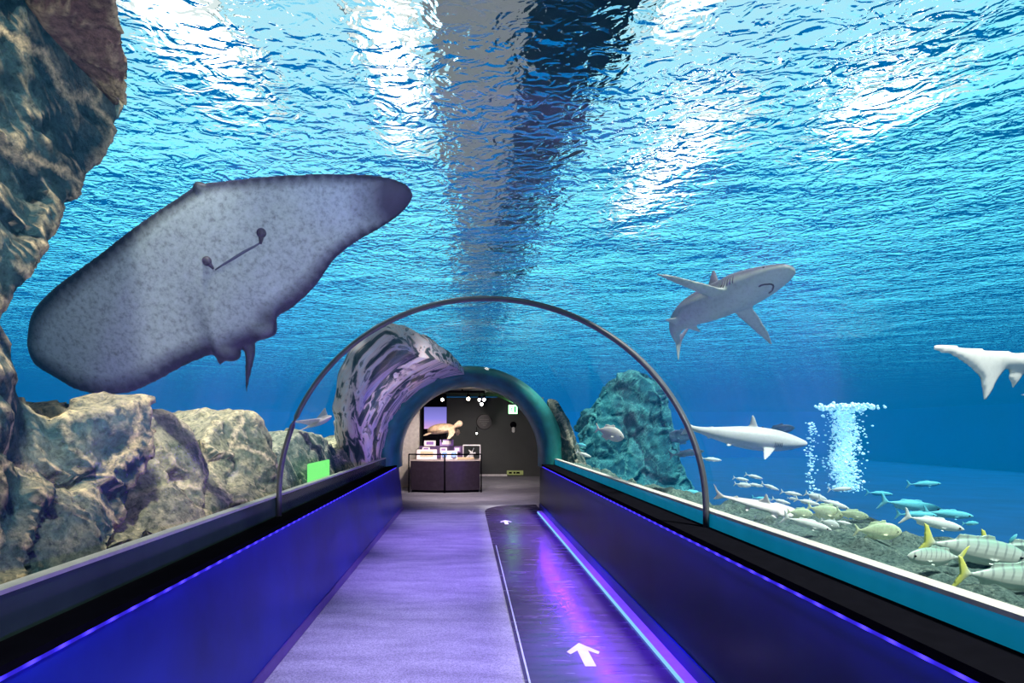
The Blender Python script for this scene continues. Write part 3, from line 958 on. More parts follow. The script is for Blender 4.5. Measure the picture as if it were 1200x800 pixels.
# ---------------- the large ray over the left side
def big_ray():
    # outline measured round the animal, left wing tip first, then along the leading edge
    lead = [(28, 415), (35, 375), (62, 342), (110, 305), (160, 265), (205, 234), (232, 217), (262, 212), (330, 206), (400, 205), (450, 209), (484, 220), (497, 235)]
    trail = [(497, 235), (487, 250), (462, 268), (425, 287), (395, 308), (372, 338), (345, 362), (324, 374), (326, 384), (318, 395), (296, 402), (278, 412), (258, 428), (254, 420), (246, 418), (215, 432), (175, 455), (140, 468), (95, 466), (60, 450), (36, 436), (28, 415)]
    def Yd(px, py):
        return 3.05 + 0.0016 * (py - 300) + 0.00010 * (px - 260)
    lead = spline(lead, 60)
    trail = spline(trail, 60)
    # pair points of both edges by chord station
    bm = bmesh.new()
    nc = 18
    top, bot = [], []
    view = P(262, 335, 3.1) - Vector((0, 0, CAMZ))
    nrm = (-view).normalized()          # belly faces the tunnel
    nrm = (nrm + Vector((0.25, -.1, -.5))).normalized()
    for i in range(61):
        a = lead[i]
        b = trail[60 - i]
        A, Bp = P(a[0], a[1], Yd(*a)), P(b[0], b[1], Yd(*b))
        s = i / 60
        span = math.sin(PI * s)
        rt, rb = [], []
        for j in range(nc + 1):
            u = j / nc
            base = A.lerp(Bp, u)
            th = math.sqrt(max(0, u * (1 - u))) * 2
            core = math.exp(-((s - .53) / .17) ** 2)
            t_ = th * (.020 + .030 * span + .075 * core)
            curl = (.16 * (2 * s - 1) ** 2)                 # wing tips lift away from the tunnel
            off = -nrm * curl
            rb.append(base + off + nrm * (t_ * .45 + .010))
            rt.append(base + off - nrm * (t_ + .010))
        top.append([bm.verts.new(p) for p in rt])
        bot.append([bm.verts.new(p) for p in rb])
    for g in (top, bot):
        for i in range(60):
            for j in range(nc):
                bm.faces.new((g[i][j], g[i + 1][j], g[i + 1][j + 1], g[i][j + 1]))
    for i in range(60):
        for j in (0, nc):
            bm.faces.new((top[i][j], top[i + 1][j], bot[i + 1][j], bot[i][j]))
    for i in (0, 60):
        for j in range(nc):
            bm.faces.new((top[i][j], top[i][j + 1], bot[i][j + 1], bot[i][j]))
    # pelvic lobes
    for (cx, cy, r1, r2) in ((308, 385, .085, .055), (270, 414, .060, .045)):
        c = P(cx, cy, Yd(cx, cy)) + nrm * .01
        g = bmesh.ops.create_uvsphere(bm, u_segments=20, v_segments=12, radius=1)
        for v in g['verts']:
            v.co = c + Vector((v.co.x * r1, v.co.y * .05, v.co.z * r2))
    # tail whip
    pts = [P(290, 395, 3.25), P(293, 412, 3.22), P(291, 435, 3.22), P(288, 461, 3.24)]
    tube(bm, [Vector(r) for r in spline([tuple(p) for p in pts], 14)], [.045 - .0028 * i for i in range(15)], 10)
    # cephalic knob on the leading edge
    c = P(234, 220, Yd(234, 220))
    g = bmesh.ops.create_uvsphere(bm, u_segments=14, v_segments=10, radius=.035)
    for v in g['verts']:
        v.co = c + v.co
    me = remeshed(bm, .0135, 4, .5)
    # edge shade: distance to outline in the animal's own plane
    outl = []
    for i in range(61):
        q = -nrm * (.16 * (2 * i / 60 - 1) ** 2)
        outl += [P(*lead[i], Yd(*lead[i])) + q, P(*trail[60 - i], Yd(*trail[60 - i])) + q]
    tip_r, tip_l = outl[120], outl[0]
    rtail = [P(292, 420, 3.22), P(291, 435, 3.22), P(289, 450, 3.23), P(288, 461, 3.24)]
    def shade(c, n):
        back = max(0.0, min(1.0, -n.dot(nrm) * 1.6 + .1))
        d = min((c - q).length for q in outl)
        e = max(0.0, 1 - d / (.15 - .065 * max(0, min(1, (c.z - 2.25) / .5))))
        if min((c - q).length for q in rtail) < .075:
            return .85
        tip = max(0.0, 1 - (c - tip_r).length / .42)
        tipl = max(0.0, 1 - (c - tip_l).length / .25)
        return max(back, .98 * min(1, 1.25 * e) ** .9, tip * 1.5 if tip > 0 else 0, tipl * .35)
    add_shade(me, lambda c, n: min(1, shade(c, n)))
    org = P(262, 335, 3.1)
    for v in me.vertices:
        v.co -= org
    return me, org, nrm, Yd
ray_me, ray_org, ray_n, ray_Y = big_ray()
mat_ray = mat_animal('ray_skin', (0.018, 0.022, 0.040), (0.36, 0.43, 0.46), -.02, .40, .24, nscale=34, rough=.55)
ray = link('stingray', ray_me, mat_ray)
ray.location = ray_org
tag(ray, 'huge grey stingray with dark-edged wings gliding over the left of the tunnel', 'stingray')
def on_belly(px, py, out=.0):
    hit, loc, nn, _ = ray.closest_point_on_mesh(P(px, py, ray_Y(px, py)) + ray_n * .3 - ray_org)
    return loc + nn * out
bpy.context.view_layer.update()
for (px, py), (qx, qy) in (((213, 288), (222, 298)), ((283, 254), (283, 268))):
    bm = bmesh.new()
    g = bmesh.ops.create_uvsphere(bm, u_segments=14, v_segments=10, radius=.026)
    for v in g['verts']:
        v.co += on_belly(px, py)
    tube(bm, [on_belly(px, py), on_belly((px + qx) / 2, (py + qy) / 2), on_belly(qx, qy)], [.018, .013, .006], 8)
    obj('nostril', bm, M['mouth'], ray, True)
bm = bmesh.new()
tube(bm, [on_belly(*p, .0) for p in ((224, 299), (236, 292), (250, 284), (262, 277), (276, 270), (283, 266))], [.004, .006, .008, .008, .006, .004], 8)
obj('mouth', bm, simple('ray_mouth', (0.06, 0.07, 0.12), .6), ray, True)

# ---------------- the small ray by the left rocks
def small_ray():
    bm = bmesh.new()
    loft(bm, spline([(.20, 0, 0, .01, .008), (.15, 0, .0, .05, .03), (.05, 0, 0, .08, .045), (-.08, 0, 0, .06, .035), (-.18, 0, 0, .02, .014), (-.30, 0, 0, .008, .008), (-.62, 0, .02, .003, .003)], 30), 16)
    for sg in (1, -1):
        Mx = Matrix(((-1, 0, 0, 0), (0, sg * .92, 0, 0), (0, .38, 1, 0), (0, 0, 0, 1)))
        fin(bm, [(-.15, .0), (-.08, .10), (.02, .24), (.08, .33), (.10, .33), (.10, .22), (.12, .10), (.15, .0)], .016, Mx)
    me = remeshed(bm, .006, 2)
    add_shade(me, lambda c, n: max(0, min(1, .5 + .6 * n.z + (abs(c.y) - .2) * 2.0)))
    return me
o = link('eagle_ray', small_ray(), mat_animal('small_ray_skin', (0.05, 0.05, 0.08), (0.75, 0.66, 0.70), 0, .3, .1))
o.matrix_world = frame(P(374, 494, 6.4) + Vector((0, 0, 0)), (.80, -.45, .30), (-.25, -.20, .95))
tag(o, 'small dark-winged ray with a long tail swimming above the left rocks', 'ray')

# ---------------- bony fish
def fish_mesh(Ln, depth=.26, wide=.11, fork=.22, dors=.07, stripes=False, voxel=None):
    bm = bmesh.new()
    keys = [(.50, 0, .0, .004, .006), (.47, 0, .0, .2, .3), (.40, 0, .0, .55, .62), (.28, 0, .0, .9, .92), (.12, 0, .0, 1, 1), (-.05, 0, .0, .85, .88), (-.20, 0, .0, .5, .52), (-.31, 0, .0, .2, .2), (-.36, 0, .0, .12, .15)]
    hw, hh = wide / 2 * Ln, depth / 2 * Ln
    sec = [(x * Ln, 0, 0, max(.002 * Ln, w * hw), max(.003 * Ln, h * hh)) for x, y, z, w, h in spline(keys, 26)]
    loft(bm, sec, 18)
    def XZ(x, z):
        return Matrix.Translation((x * Ln, 0, z * Ln)) @ Matrix(((-1, 0, 0, 0), (0, 0, 1, 0), (0, 1, 0, 0), (0, 0, 0, 1)))
    def sc(o):
        return [(u * Ln, v * Ln) for u, v in o]
    T = .010 * Ln
    fin(bm, sc([(-.03, .0), (.02, .05), (.10, fork), (.15, fork * 1.12), (.12, fork * .65), (.085, .0), (.12, -fork * .65), (.15, -fork * 1.12), (.10, -fork), (.02, -.05)]), T, XZ(-.35, 0))
    d0 = depth / 2
    fin(bm, sc([(-.06, -.04), (-.02, dors * .9), (.04, dors), (.10, dors * .5), (.28, dors * .25), (.33, -.10), (.15, -.06)]), T * .8, XZ(.12, d0 * .96))
    fin(bm, sc([(-.03, .04), (.0, -dors * .8), (.03, -dors * .9), (.09, -dors * .4), (.20, -dors * .2), (.24, .08), (.1, .05)]), T * .8, XZ(-.02, -d0 * .90))
    for sg in (1, -1):
        Mx = Matrix.Translation((.20 * Ln, sg * hw * .85, -.03 * Ln)) @ Matrix(((-1, 0, 0, 0), (0, sg * .6, sg * -.8, 0), (0, -.8, .6, 0), (0, 0, 0, 1)))
        fin(bm, sc([(-.02, -.01), (.03, .07), (.10, .10), (.11, .08), (.05, .0)]), T * .6, Mx)
    me = remeshed(bm, voxel or .0085 * Ln, 2)
    add_shade(me, lambda c, n: max(0, min(1, .5 + .25 * n.z + 1.6 * c.z / Ln)))
    return me

def mat_trevally():
    m, t, out = nt('trevally_skin')
    b = N(t, 'ShaderNodeBsdfPrincipled', ins={'Roughness': .35, 'Metallic': .1})
    at = N(t, 'ShaderNodeAttribute', attribute_name='shade')
    tc = N(t, 'ShaderNodeTexCoord')
    s = N(t, 'ShaderNodeSeparateXYZ')
    L(t, tc.outputs['Object'], s.inputs[0])
    base = ramp(t, at.outputs['Fac'], [(.25, (.72, .76, .70)), (.62, (.60, .72, .68)), (.85, (.25, .44, .36))])
    nz = N(t, 'ShaderNodeTexNoise', ins={'Scale': 9.0})
    L(t, tc.outputs['Object'], nz.inputs['Vector'])
    w = math_n(t, 'SINE', math_n(t, 'ADD', math_n(t, 'MULTIPLY', s.outputs['X'], 150.0), math_n(t, 'MULTIPLY', nz.outputs['Fac'], 4.0)))
    bar = ramp(t, w, [(.55, (0, 0, 0)), (.95, (1, 1, 1))])
    lim = ramp(t, at.outputs['Fac'], [(.42, (0, 0, 0)), (.58, (1, 1, 1))])
    base = mix_c(t, math_n(t, 'MULTIPLY', math_n(t, 'MULTIPLY', bar, lim), .65), base, (.20, .26, .28))
    tail = ramp(t, math_n(t, 'MULTIPLY', s.outputs['X'], -2.0), [(.34, (0, 0, 0)), (.42, (1, 1, 1))])
    base = mix_c(t, tail, base, (.80, .85, .20))
    L(t, base, b.inputs['Base Color'])
    L(t, b.outputs[0], out.inputs['Surface'])
    return m
mat_trev = mat_trevally()
mat_silver = mat_animal('fish_silver', (0.58, 0.72, 0.72), (0.85, 0.88, 0.84), .1, .3, .08, nscale=60)
mat_olive = mat_animal('fish_olive', (0.50, 0.68, 0.45), (0.92, 0.92, 0.62), .0, .3, .15, nscale=50)
mat_haze = mat_animal('fish_hazed', (0.10, 0.60, 0.75), (0.3, 0.80, 0.9), .0, .3, .08, nscale=50)  # water haze put into the skin colour of distant fish
mat_dark = mat_animal('fish_dark', (0.02, 0.05, 0.10), (0.12, 0.25, 0.35), .0, .2, .3, nscale=40)

def eyes(o, Ln, wide, z=.015):
    for sg in (1, -1):
        bm = bmesh.new()
        bmesh.ops.create_uvsphere(bm, u_segments=8, v_segments=6, radius=.016 * Ln)
        e = obj('eye', bm, M['eye'], o, True)
        e.location = (.40 * Ln, sg * wide * Ln * .29, z * Ln)

def copy_of(name, me, mat):
    o = bpy.data.objects.new(name, me)
    COL.objects.link(o)
    if not me.materials:
        me.materials.append(mat)
        for p in me.polygons:
            p.use_smooth = True
    o.material_slots[0].link = 'OBJECT'
    o.material_slots[0].material = mat
    return o

def put(o, loc, F, U=(0, -.25, 1)):
    o.matrix_world = frame(loc, F, U)

# large trevallies by the right glass
LT = .50
trev_me = fish_mesh(LT, .27, .12, .17, .05)
def trevally(label, loc, F, k=1.0):
    o = link('trevally', trev_me, mat_trev)
    o['label'] = label; o['category'] = 'fish'; o['group'] = 'trevallies by the right glass'
    eyes(o, LT, .12)
    m = frame(loc, F, (0, -.25, 1))
    o.matrix_world = m @ Matrix.Diagonal((k, k, k, 1))
    return o
trevally('striped white trevally facing left, its rounded head clear of the others', P(1098, 652, 2.42), (-.95, -.15, .06), .62)
trevally('big silver trevally facing right, just above and behind the left-facing one', P(1140, 644, 2.6), (.96, -.12, -.16), .98)
trevally('green-backed trevally cut by the right edge, highest of the trevallies', P(1202, 648, 2.9), (.96, -.12, -.16), 1.0)
trevally('striped trevally with a yellow tail, lowest and nearest the white sill line', P(1182, 676, 2.12), (.97, -.10, -.06), .80)

LS = .30
small_me = fish_mesh(LS, .30, .12, .16, .06, voxel=.0042)
slim_me = fish_mesh(LS, .19, .10, .15, .04, voxel=.0036)
deep_me = fish_mesh(LS, .44, .13, .15, .08, voxel=.0042)
def fish(px, py, wpx, Y, label, me=None, mat=mat_silver, ang=-8, left=False, yaw=15, group=None, eye=True):
    """wpx: how long it looks; ang: nose up in degrees; yaw: turned toward the glass."""
    o = copy_of('fish', me or small_me, mat)
    if py > 585 and px > 820:
        Y = min(Y, .56 * FPX / (py - VY))           # swims just above the rubble
    wpx *= 1.15
    k = wpx / FPX * Y / LS / math.cos(R(yaw))
    a, w = R(ang), R(yaw)
    F = Vector(((-1 if left else 1) * math.cos(a) * math.cos(w), -math.sin(w), math.sin(a)))
    o['label'] = label; o['category'] = 'fish'
    if group: o['group'] = group
    o.matrix_world = frame(P(px, py, Y), F, (0, -.3, 1)) @ Matrix.Diagonal((k, k, k, 1))
    if eye:
        eyes(o, LS, .12)
    return o
SCH = 'school of silver fish past the ring'
fish(1093, 612, 58, 3.4, 'slender silver fish with a forked tail alone above the trevallies', slim_me, ang=-13, yaw=10)
fish(1028, 622, 42, 3.6, 'olive deep-bodied fish alone over the rubble left of the trevallies', deep_me, mat_olive, ang=0)
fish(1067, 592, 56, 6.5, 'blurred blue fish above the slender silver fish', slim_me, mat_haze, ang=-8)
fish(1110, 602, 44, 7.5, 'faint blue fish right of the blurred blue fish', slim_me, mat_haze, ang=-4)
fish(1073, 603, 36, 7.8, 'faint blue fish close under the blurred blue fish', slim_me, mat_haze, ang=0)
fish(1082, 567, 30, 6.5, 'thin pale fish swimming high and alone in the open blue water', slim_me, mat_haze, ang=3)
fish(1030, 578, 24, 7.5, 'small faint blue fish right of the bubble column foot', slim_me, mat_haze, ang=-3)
fish(998, 602, 30, 4.4, 'olive fish at the right end of the school', small_me, mat_olive, ang=-10)
fish(966, 599, 34, 4.3, 'large yellowish fish in the middle of the school', deep_me, mat_olive, ang=-15)
fish(976, 590, 30, 4.6, 'pale slim fish just above the large yellowish fish', slim_me, ang=-18)
fish(956, 582, 22, 4.8, 'silver fish at the foot of the thin bubble stream', small_me, ang=-20)
fish(946, 588, 24, 4.8, 'slim silver fish left of the thin bubble stream foot', slim_me, ang=-14)
fish(937, 601, 24, 4.6, 'round dusky fish left of the large yellowish fish', deep_me, mat_olive, ang=-5)
fish(945, 613, 46, 4.1, 'long thin white fish lying low over the rubble', slim_me, ang=-15)
fish(972, 613, 18, 4.1, 'small white fish low over the rubble, left of a near twin', deep_me, ang=-20)
fish(987, 612, 17, 4.2, 'small white fish low over the rubble, right of a near twin', slim_me, ang=-10)
fish(912, 594, 22, 4.9, 'white fish just behind the nose of the guitarfish', small_me, ang=-22)
fish(915, 587, 18, 5.2, 'small silver fish above the nose of the guitarfish', slim_me, ang=-16)
fish(927, 578, 20, 5.2, 'silver fish between the two bunches of the school', slim_me, ang=-9)
fish(928, 584, 9, 5.2, 'tiny silver fish just under the one between the two bunches', small_me, ang=-9, eye=False)
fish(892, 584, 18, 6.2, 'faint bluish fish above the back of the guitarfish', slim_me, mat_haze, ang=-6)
fish(868, 561, 15, 6.0, 'upper leftmost fish of the far small bunch', slim_me, ang=-10, group=SCH)
fish(870, 568, 16, 5.9, 'lower leftmost fish of the far small bunch', small_me, ang=-8, group=SCH)
fish(883, 558, 17, 6.0, 'topmost fish of the far small bunch', slim_me, ang=-14, group=SCH)
fish(884, 568, 17, 5.9, 'middle fish at the bottom of the far small bunch', slim_me, ang=-10, group=SCH)
fish(902, 570, 18, 5.8, 'rightmost fish of the far small bunch', slim_me, ang=-22, group=SCH)
fish(984, 573, 22, 5.6, 'white fish at the foot of the bubble column', slim_me, ang=4)
fish(714, 507, 26, 7.6, 'plump white fish in front of the teal mound', deep_me, mat_sh3, ang=-18, yaw=40)
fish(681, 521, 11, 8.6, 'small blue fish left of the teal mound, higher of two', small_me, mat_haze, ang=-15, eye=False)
fish(684, 532, 16, 8.4, 'small white fish left of the teal mound, lower of two', slim_me, ang=-20, eye=False)
fish(799, 512, 30, 7.6, 'dark fish behind the tail of the long white shark', deep_me, mat_dark, ang=10, left=True)
fish(804, 531, 34, 7.0, 'thin dark fish below the tail of the long white shark', slim_me, mat_dark, ang=8)
fish(833, 538, 20, 7.0, 'small pale fish under the belly of the long white shark', slim_me, ang=-6)
fish(912, 503, 30, 9.0, 'dark fish shape for a shark reflection above the nose of the long white shark', small_me, mat_dark, ang=6)  # stands in for the dark reflection of a shark
fish(812, 577, 26, 5.6, 'cyan fish touching the right leg of the ring, low over the rubble', slim_me, mat_haze, ang=-12)
fish(1137, 613, 14, 6.5, 'tiny faint fish above the big silver trevally', small_me, mat_haze, ang=4, eye=False)
fish(1186, 632, 14, 5.0, 'tiny cyan fish above the green-backed trevally', small_me, mat_haze, ang=60, eye=False)

# ---------------- bubbles
def bubbles(px, Y, w, n, y0, y1, r0, r1):
    bm = bmesh.new()
    base = P(px, 503, Y)
    zt, zb = P(px, y0, Y).z, P(px, y1, Y).z
    for i in range(n):
        z = zb + (zt - zb) * random.random()
        rr = random.uniform(r0, r1) * random.choice((.6, 1, 1, 1.5))
        spread = w * (.8 + .3 * random.random())
        x = base.x + random.gauss(0, .42) * spread + .12 * w * math.sin(z * 6)
        y = base.y + random.gauss(0, .42) * spread
        g = bmesh.ops.create_icosphere(bm, subdivisions=1, radius=rr)
        q = random.uniform(.5, .9)
        for v in g['verts']:
            v.co = Vector((x + v.co.x, y + v.co.y, z + v.co.z * q))
    return bm
def foam(px, py, Y, w, h, n):
    bm = bmesh.new()
    c = P(px, py, Y)
    for i in range(n):
        r = random.uniform(.02, .05)
        g = bmesh.ops.create_icosphere(bm, subdivisions=1, radius=r)
        o = Vector((random.gauss(0, .4) * w, random.gauss(0, .4) * w, random.gauss(0, .4) * h))
        for v in g['verts']:
            v.co = c + o + v.co * 1.0
    return bm
tag(obj('bubbles', bubbles(990, 14.0, .36, 2600, 478, 576, .010, .036), M['bubble'], smooth=True), 'wide white column of rising bubbles in the open blue water', 'bubbles', kind='stuff')
tag(obj('bubbles', bubbles(951, 14.0, .14, 160, 495, 585, .014, .032), M['bubble'], smooth=True), 'thin stream of bubbles left of the wide bubble column', 'bubbles', kind='stuff')
tag(obj('foam', foam(990, 477, 14.0, .62, .07, 700), M['bubble'], smooth=True), 'white foam patch at the top of the bubble column', 'foam', kind='stuff')

# ================================================================== FLOOR MARK, LAMPS OVER THE WATER
def arrow(cx, cy, w, h):
    bm = bmesh.new()
    pts = [(0, .5), (.5, .10), (.42, .0), (.16, .16), (.16, -.5), (-.16, -.5), (-.16, .16), (-.42, .0), (-.5, .10)]
    f = bm.faces.new([bm.verts.new((cx + x * w, cy + y * h, .006)) for x, y in pts])
    r = bmesh.ops.extrude_face_region(bm, geom=[f])
    for v in r['geom']:
        if isinstance(v, bmesh.types.BMVert):
            v.co.z -= .0018
    return bm
tag(obj('floor_arrow', arrow(.83, 3.88, .235, .40), simple('arrow_white', (0.45, 0.42, 0.55), .5)), 'white arrow marking on the dark floor lane pointing down the tunnel', 'arrow')
tag(obj('floor_arrow', arrow(.66, 9.4, .20, .40), simple('arrow_white_far', (0.70, 0.68, 0.75), .5)), 'white arrow marking at the far end of the dark floor lane', 'arrow')

# ================================================================== DISPLAY IN THE END ROOM
DY = 13.8
D = empty('display_case', (-.575, DY + .45, 0), 'dark curved display counter with exhibits in the end room', 'display case')
def counter(z0, z1, grow=0.0, n=24):
    bm = bmesh.new()
    w = .885 + grow
    pts = []
    for i in range(n + 1):
        x = -w + 2 * w * i / n
        pts.append((x, -.30 - grow - .16 * (1 - (x / w) ** 2)))
    pts += [(w, .45), (-w, .45)]
    a = [bm.verts.new((x, y, z0)) for x, y in pts]
    b = [bm.verts.new((x, y, z1)) for x, y in pts]
    for k in range(len(pts)):
        bm.faces.new((a[k], a[(k + 1) % len(pts)], b[(k + 1) % len(pts)], b[k]))
    bm.faces.new(a[::-1])
    bm.faces.new(b)
    return bm
obj('cabinet', counter(.06, .80), simple('counter_dark', (0.030, 0.022, 0.035), .25), D)
obj('plinth', counter(.0, .06, -.03), M['black'], D)
obj('counter_top', counter(.80, .825, .02), simple('counter_top', (0.52, 0.44, 0.42), .4), D)
bm = bmesh.new()
rail = [(-.92 + 1.84 * i / 20, -.36 - .16 * (1 - ((-.92 + 1.84 * i / 20) / .92) ** 2), .97) for i in range(21)]
tube(bm, rail, .018, 8)
obj('rail', bm, M['black'], D, True)
for x in (-.92, 0.0, .92):
    y = -.36 - .16 * (1 - (x / .92) ** 2)
    obj('post', tube(bmesh.new(), [(x, y, 0), (x, y, .97)], .018, 8), M['black'], D, True)
obj('riser', B(-.70, .45, .18, .45, .825, 1.16, bev=.01), simple('riser_plum', (0.10, 0.05, 0.16), .5), D)
def card(label, x, y, z, w, h, mat, cat='card', name='display_card', tilt=20, mark=None):
    o = empty(name, (-.575 + x, DY + .45 + y, z), label, cat)
    o.rotation_euler = (R(-tilt), 0, 0)
    obj('board', B(-w / 2, w / 2, -.012, .012, 0, h, bev=.004), M[mat], o)
    if mark:
        obj('picture', B(-w * .32, w * .32, -.016, -.011, h * .25, h * .8), M[mark], o)
    return o
card('large white information card at the left front of the display counter', -.48, -.20, .825, .52, .27, 'card', mark='tan')
card('white card with two blue dots in the middle of the display counter', .10, -.22, .825, .42, .24, 'card')
for sx in (-.12, .12):
    bm = bmesh.new()
    bmesh.ops.create_cone(bm, segments=20, radius1=.075, radius2=.075, depth=.02, cap_ends=True)
    o = obj('shell_disc', bm, M['bluecard'])
    o.matrix_world = Matrix.Translation((-.575 + .10 + sx, DY + .45 - .245, .95)) @ Matrix.Rotation(R(70), 4, 'X')
    tag(o, 'round blue disc on the middle white card, %s side' % ('turtle tail' if sx < 0 else 'glass box'), 'disc')
card('small purple card on the upper step of the display under the turtle', .02, .16, 1.16, .36, .18, 'purplecard', mark='card')
card('small pale card on the upper step left of the purple one', -.42, .16, 1.16, .30, .15, 'card', mark='purplecard')
card('tiny white card low on the step face, left one', -.52, .10, 1.0, .20, .14, 'card', mark='purplecard')
card('tiny white card low on the step face, middle one', -.06, .10, .99, .18, .14, 'card', mark='purplecard')
card('tiny violet card low on the step face, right one', .30, .10, 1.0, .16, .14, 'purplecard', mark='card')
card('flat tan tray card lying at the right front of the counter', .52, -.22, .825, .44, .10, 'tan', tilt=60)
gb = empty('glass_box', (-.575 + .68, DY + .45 + .05, .825), 'clear glass box with white coral at the right of the counter', 'glass box')
obj('pane', B(-.22, .22, -.17, .17, .0, .36), M['case_glass'], gb)
bm = bmesh.new()
for x in (-.22, .22):
    for y in (-.17, .17):
        box(bm, x - .008, x + .008, y - .008, y + .008, 0, .37)
for y in (-.17, .17):
    box(bm, -.22, .22, y - .008, y + .008, .355, .372)
for x in (-.22, .22):
    box(bm, x - .008, x + .008, -.17, .17, .355, .372)
obj('frame', bm, M['white'], gb)
bm = bmesh.new()
tube(bm, [(-.12, 0, .0), (-.02, 0, .12), (.06, 0, .29)], [.05, .045, .02], 8)
tube(bm, [(-.03, 0, .10), (.10, .02, .16)], [.035, .02], 8)
tube(bm, [(.0, 0, .0), (.02, 0, .14), (-.08, .02, .24)], [.05, .03, .015], 8)
o = obj('coral', bm, M['white'], None, True)
o.location = (-.575 + .68, DY + .45 + .05, .828)
tag(o, 'white branching coral inside the glass box', 'coral')

# sea turtle model on a stand
TK = empty('turtle_model', (-.66, DY + .62, 1.58), 'pale brown sea turtle model raised over the display counter', 'turtle model')
TK.rotation_euler = (R(4), R(-6), R(-12))
bm = bmesh.new()
loft(bm, spline([(.34, 0, .02, .05, .04), (.28, 0, .02, .14, .07), (.10, 0, .02, .24, .10), (-.10, 0, .01, .24, .10), (-.28, 0, -.01, .14, .06), (-.40, 0, -.02, .03, .02)], 24), 20)
loft(bm, spline([(.56, 0, .12, .02, .02), (.53, 0, .12, .07, .065), (.46, 0, .12, .085, .085), (.38, 0, .09, .065, .065), (.28, 0, .03, .06, .055)], 14), 16)
for sg in (1, -1):
    Mx = Matrix.Translation((.24, sg * .16, .0)) @ Matrix(((-1, 0, 0, 0), (0, sg * .85, 0, 0), (0, -.50, 1, 0), (0, 0, 0, 1)))
    fin(bm, [(-.10, -.02), (-.16, .12), (-.14, .28), (-.05, .42), (.02, .44), (.0, .30), (.02, .14), (.06, -.02)], .028, Mx)
    Mx = Matrix.Translation((-.26, sg * .10, -.02)) @ Matrix(((-1, 0, 0, 0), (0, sg * .8, 0, 0), (0, -.3, 1, 0), (0, 0, 0, 1)))
    fin(bm, [(-.05, -.02), (.02, .10), (.14, .20), (.22, .20), (.18, .10), (.08, -.02)], .02, Mx)
me = remeshed(bm, .011, 3)
obj_body = link('body', me, M['turtle'], TK)
bm = bmesh.new()
g = bmesh.ops.create_uvsphere(bm, u_segments=28, v_segments=16, radius=1)
for v in g['verts']:
    v.co = Vector((v.co.x * .38 - .03, v.co.y * (.27 - .05 * v.co.x), max(v.co.z, -.2) * .15 + .03))
obj('shell', bm, M['turtle_shell'], TK, True)
obj('stand', tube(bmesh.new(), [(-.05, 0, -.42), (-.05, 0, -.06)], .02, 8), M['black'], TK, True)

# things on the end walls
o = empty('wall_screen', (-.98, 16.6, 1.95), 'glowing violet screen behind the turtle', 'screen')
obj('panel', B(-.34, .34, -.02, .02, -.33, .33), M['screen'], o)
obj('casing', B(-.36, .36, .02, .06, -.35, .35, bev=.01), M['black'], o)
obj('bracket', B(-.40, .34, .06, .12, -1.95, .75, bev=.01), M['black'], o)
o = empty('ceiling_sign', (-1.14, 16.2, 2.62), 'small yellow sign under the ceiling above the violet screen', 'sign')
obj('panel', B(-.11, .11, -.02, .02, -.12, .10, bev=.005), M['yellow'], o)
obj('symbol', B(-.05, .05, -.026, -.018, -.06, .04), M['black'], o)
o = empty('exit_sign', (1.54, 18.55, 2.28), 'bright green exit sign box on the dark back wall', 'exit sign')
obj('housing', B(-.17, .17, 0, .10, -.17, .17, bev=.01), M['black'], o)
obj('panel', B(-.15, .15, -.012, .0, -.15, .15), M['exit_green'], o)
bm = bmesh.new()
box(bm, .04, .10, -.018, -.011, -.10, .10)
bmesh.ops.create_uvsphere(bm, u_segments=8, v_segments=6, radius=.022, matrix=Matrix.Translation((-.03, -.015, .075)))
for p, q in (((-.03, .04), (-.06, -.02)), ((-.06, -.02), (-.10, -.05)), ((-.06, -.02), (-.01, -.06)), ((-.01, -.06), (-.02, -.10)), ((-.03, .03), (.02, .0)), ((-.035, .035), (-.09, .02))):
    tube(bm, [(p[0], -.015, p[1]), (q[0], -.015, q[1])], .010, 6)
obj('symbol', bm, M['exit_dark'], o)
o = empty('round_sign', (.57, 18.69, 1.86), 'round black emblem plate on the dark back wall', 'sign')
bm = bmesh.new()
bmesh.ops.create_cone(bm, segments=40, radius1=.27, radius2=.25, depth=.04, cap_ends=True, matrix=Matrix.Translation((0, -.02, 0)) @ Matrix.Rotation(R(90), 4, 'X'))
obj('plate', bm, simple('plate_black', (0.012, 0.015, 0.014), .4), o)
pg = simple('plate_grey', (0.14, 0.15, 0.13), .5)
for w, z in ((.30, .08), (.34, .01), (.20, -.06), (.10, -.12)):
    obj('lettering', B(-w / 2, w / 2, -.048, -.040, z - .018, z + .018), pg, o)
o = empty('wall_phone', (1.56, 18.69, 1.66), 'black wall phone with a pale handset under the exit sign', 'phone')
bm = bmesh.new()
bmesh.ops.create_uvsphere(bm, u_segments=16, v_segments=10, radius=.11, matrix=Matrix.Translation((0, -.03, .10)) @ Matrix.Diagonal((1, .5, 1, 1)))
obj('body', bm, M['black'], o, True)
obj('handset', B(-.05, .05, -.09, -.03, -.17, .02, bev=.02), M['white'], o)
o = empty('floor_level_sign', (1.62, 18.69, .12), 'long yellow green sign low on the back wall', 'sign')
obj('panel', B(-.28, .28, -.04, 0, -.075, .075, bev=.006), M['floor_sign'], o)
for x, w in ((-.16, .10), (-.02, .07), (.10, .12)):
    obj('lettering', B(x - w / 2, x + w / 2, -.046, -.039, -.03, .03), M['black'], o)
o = empty('loudspeaker', (-1.45, 15.10, 2.28), 'white loudspeaker on the pale pillar', 'speaker')
obj('cabinet', B(-.09, .09, -.36, -.12, -.17, .17, bev=.04), M['white'], o)
obj('bracket', B(-.02, .02, -.14, .0, -.03, .03), M['black'], o)
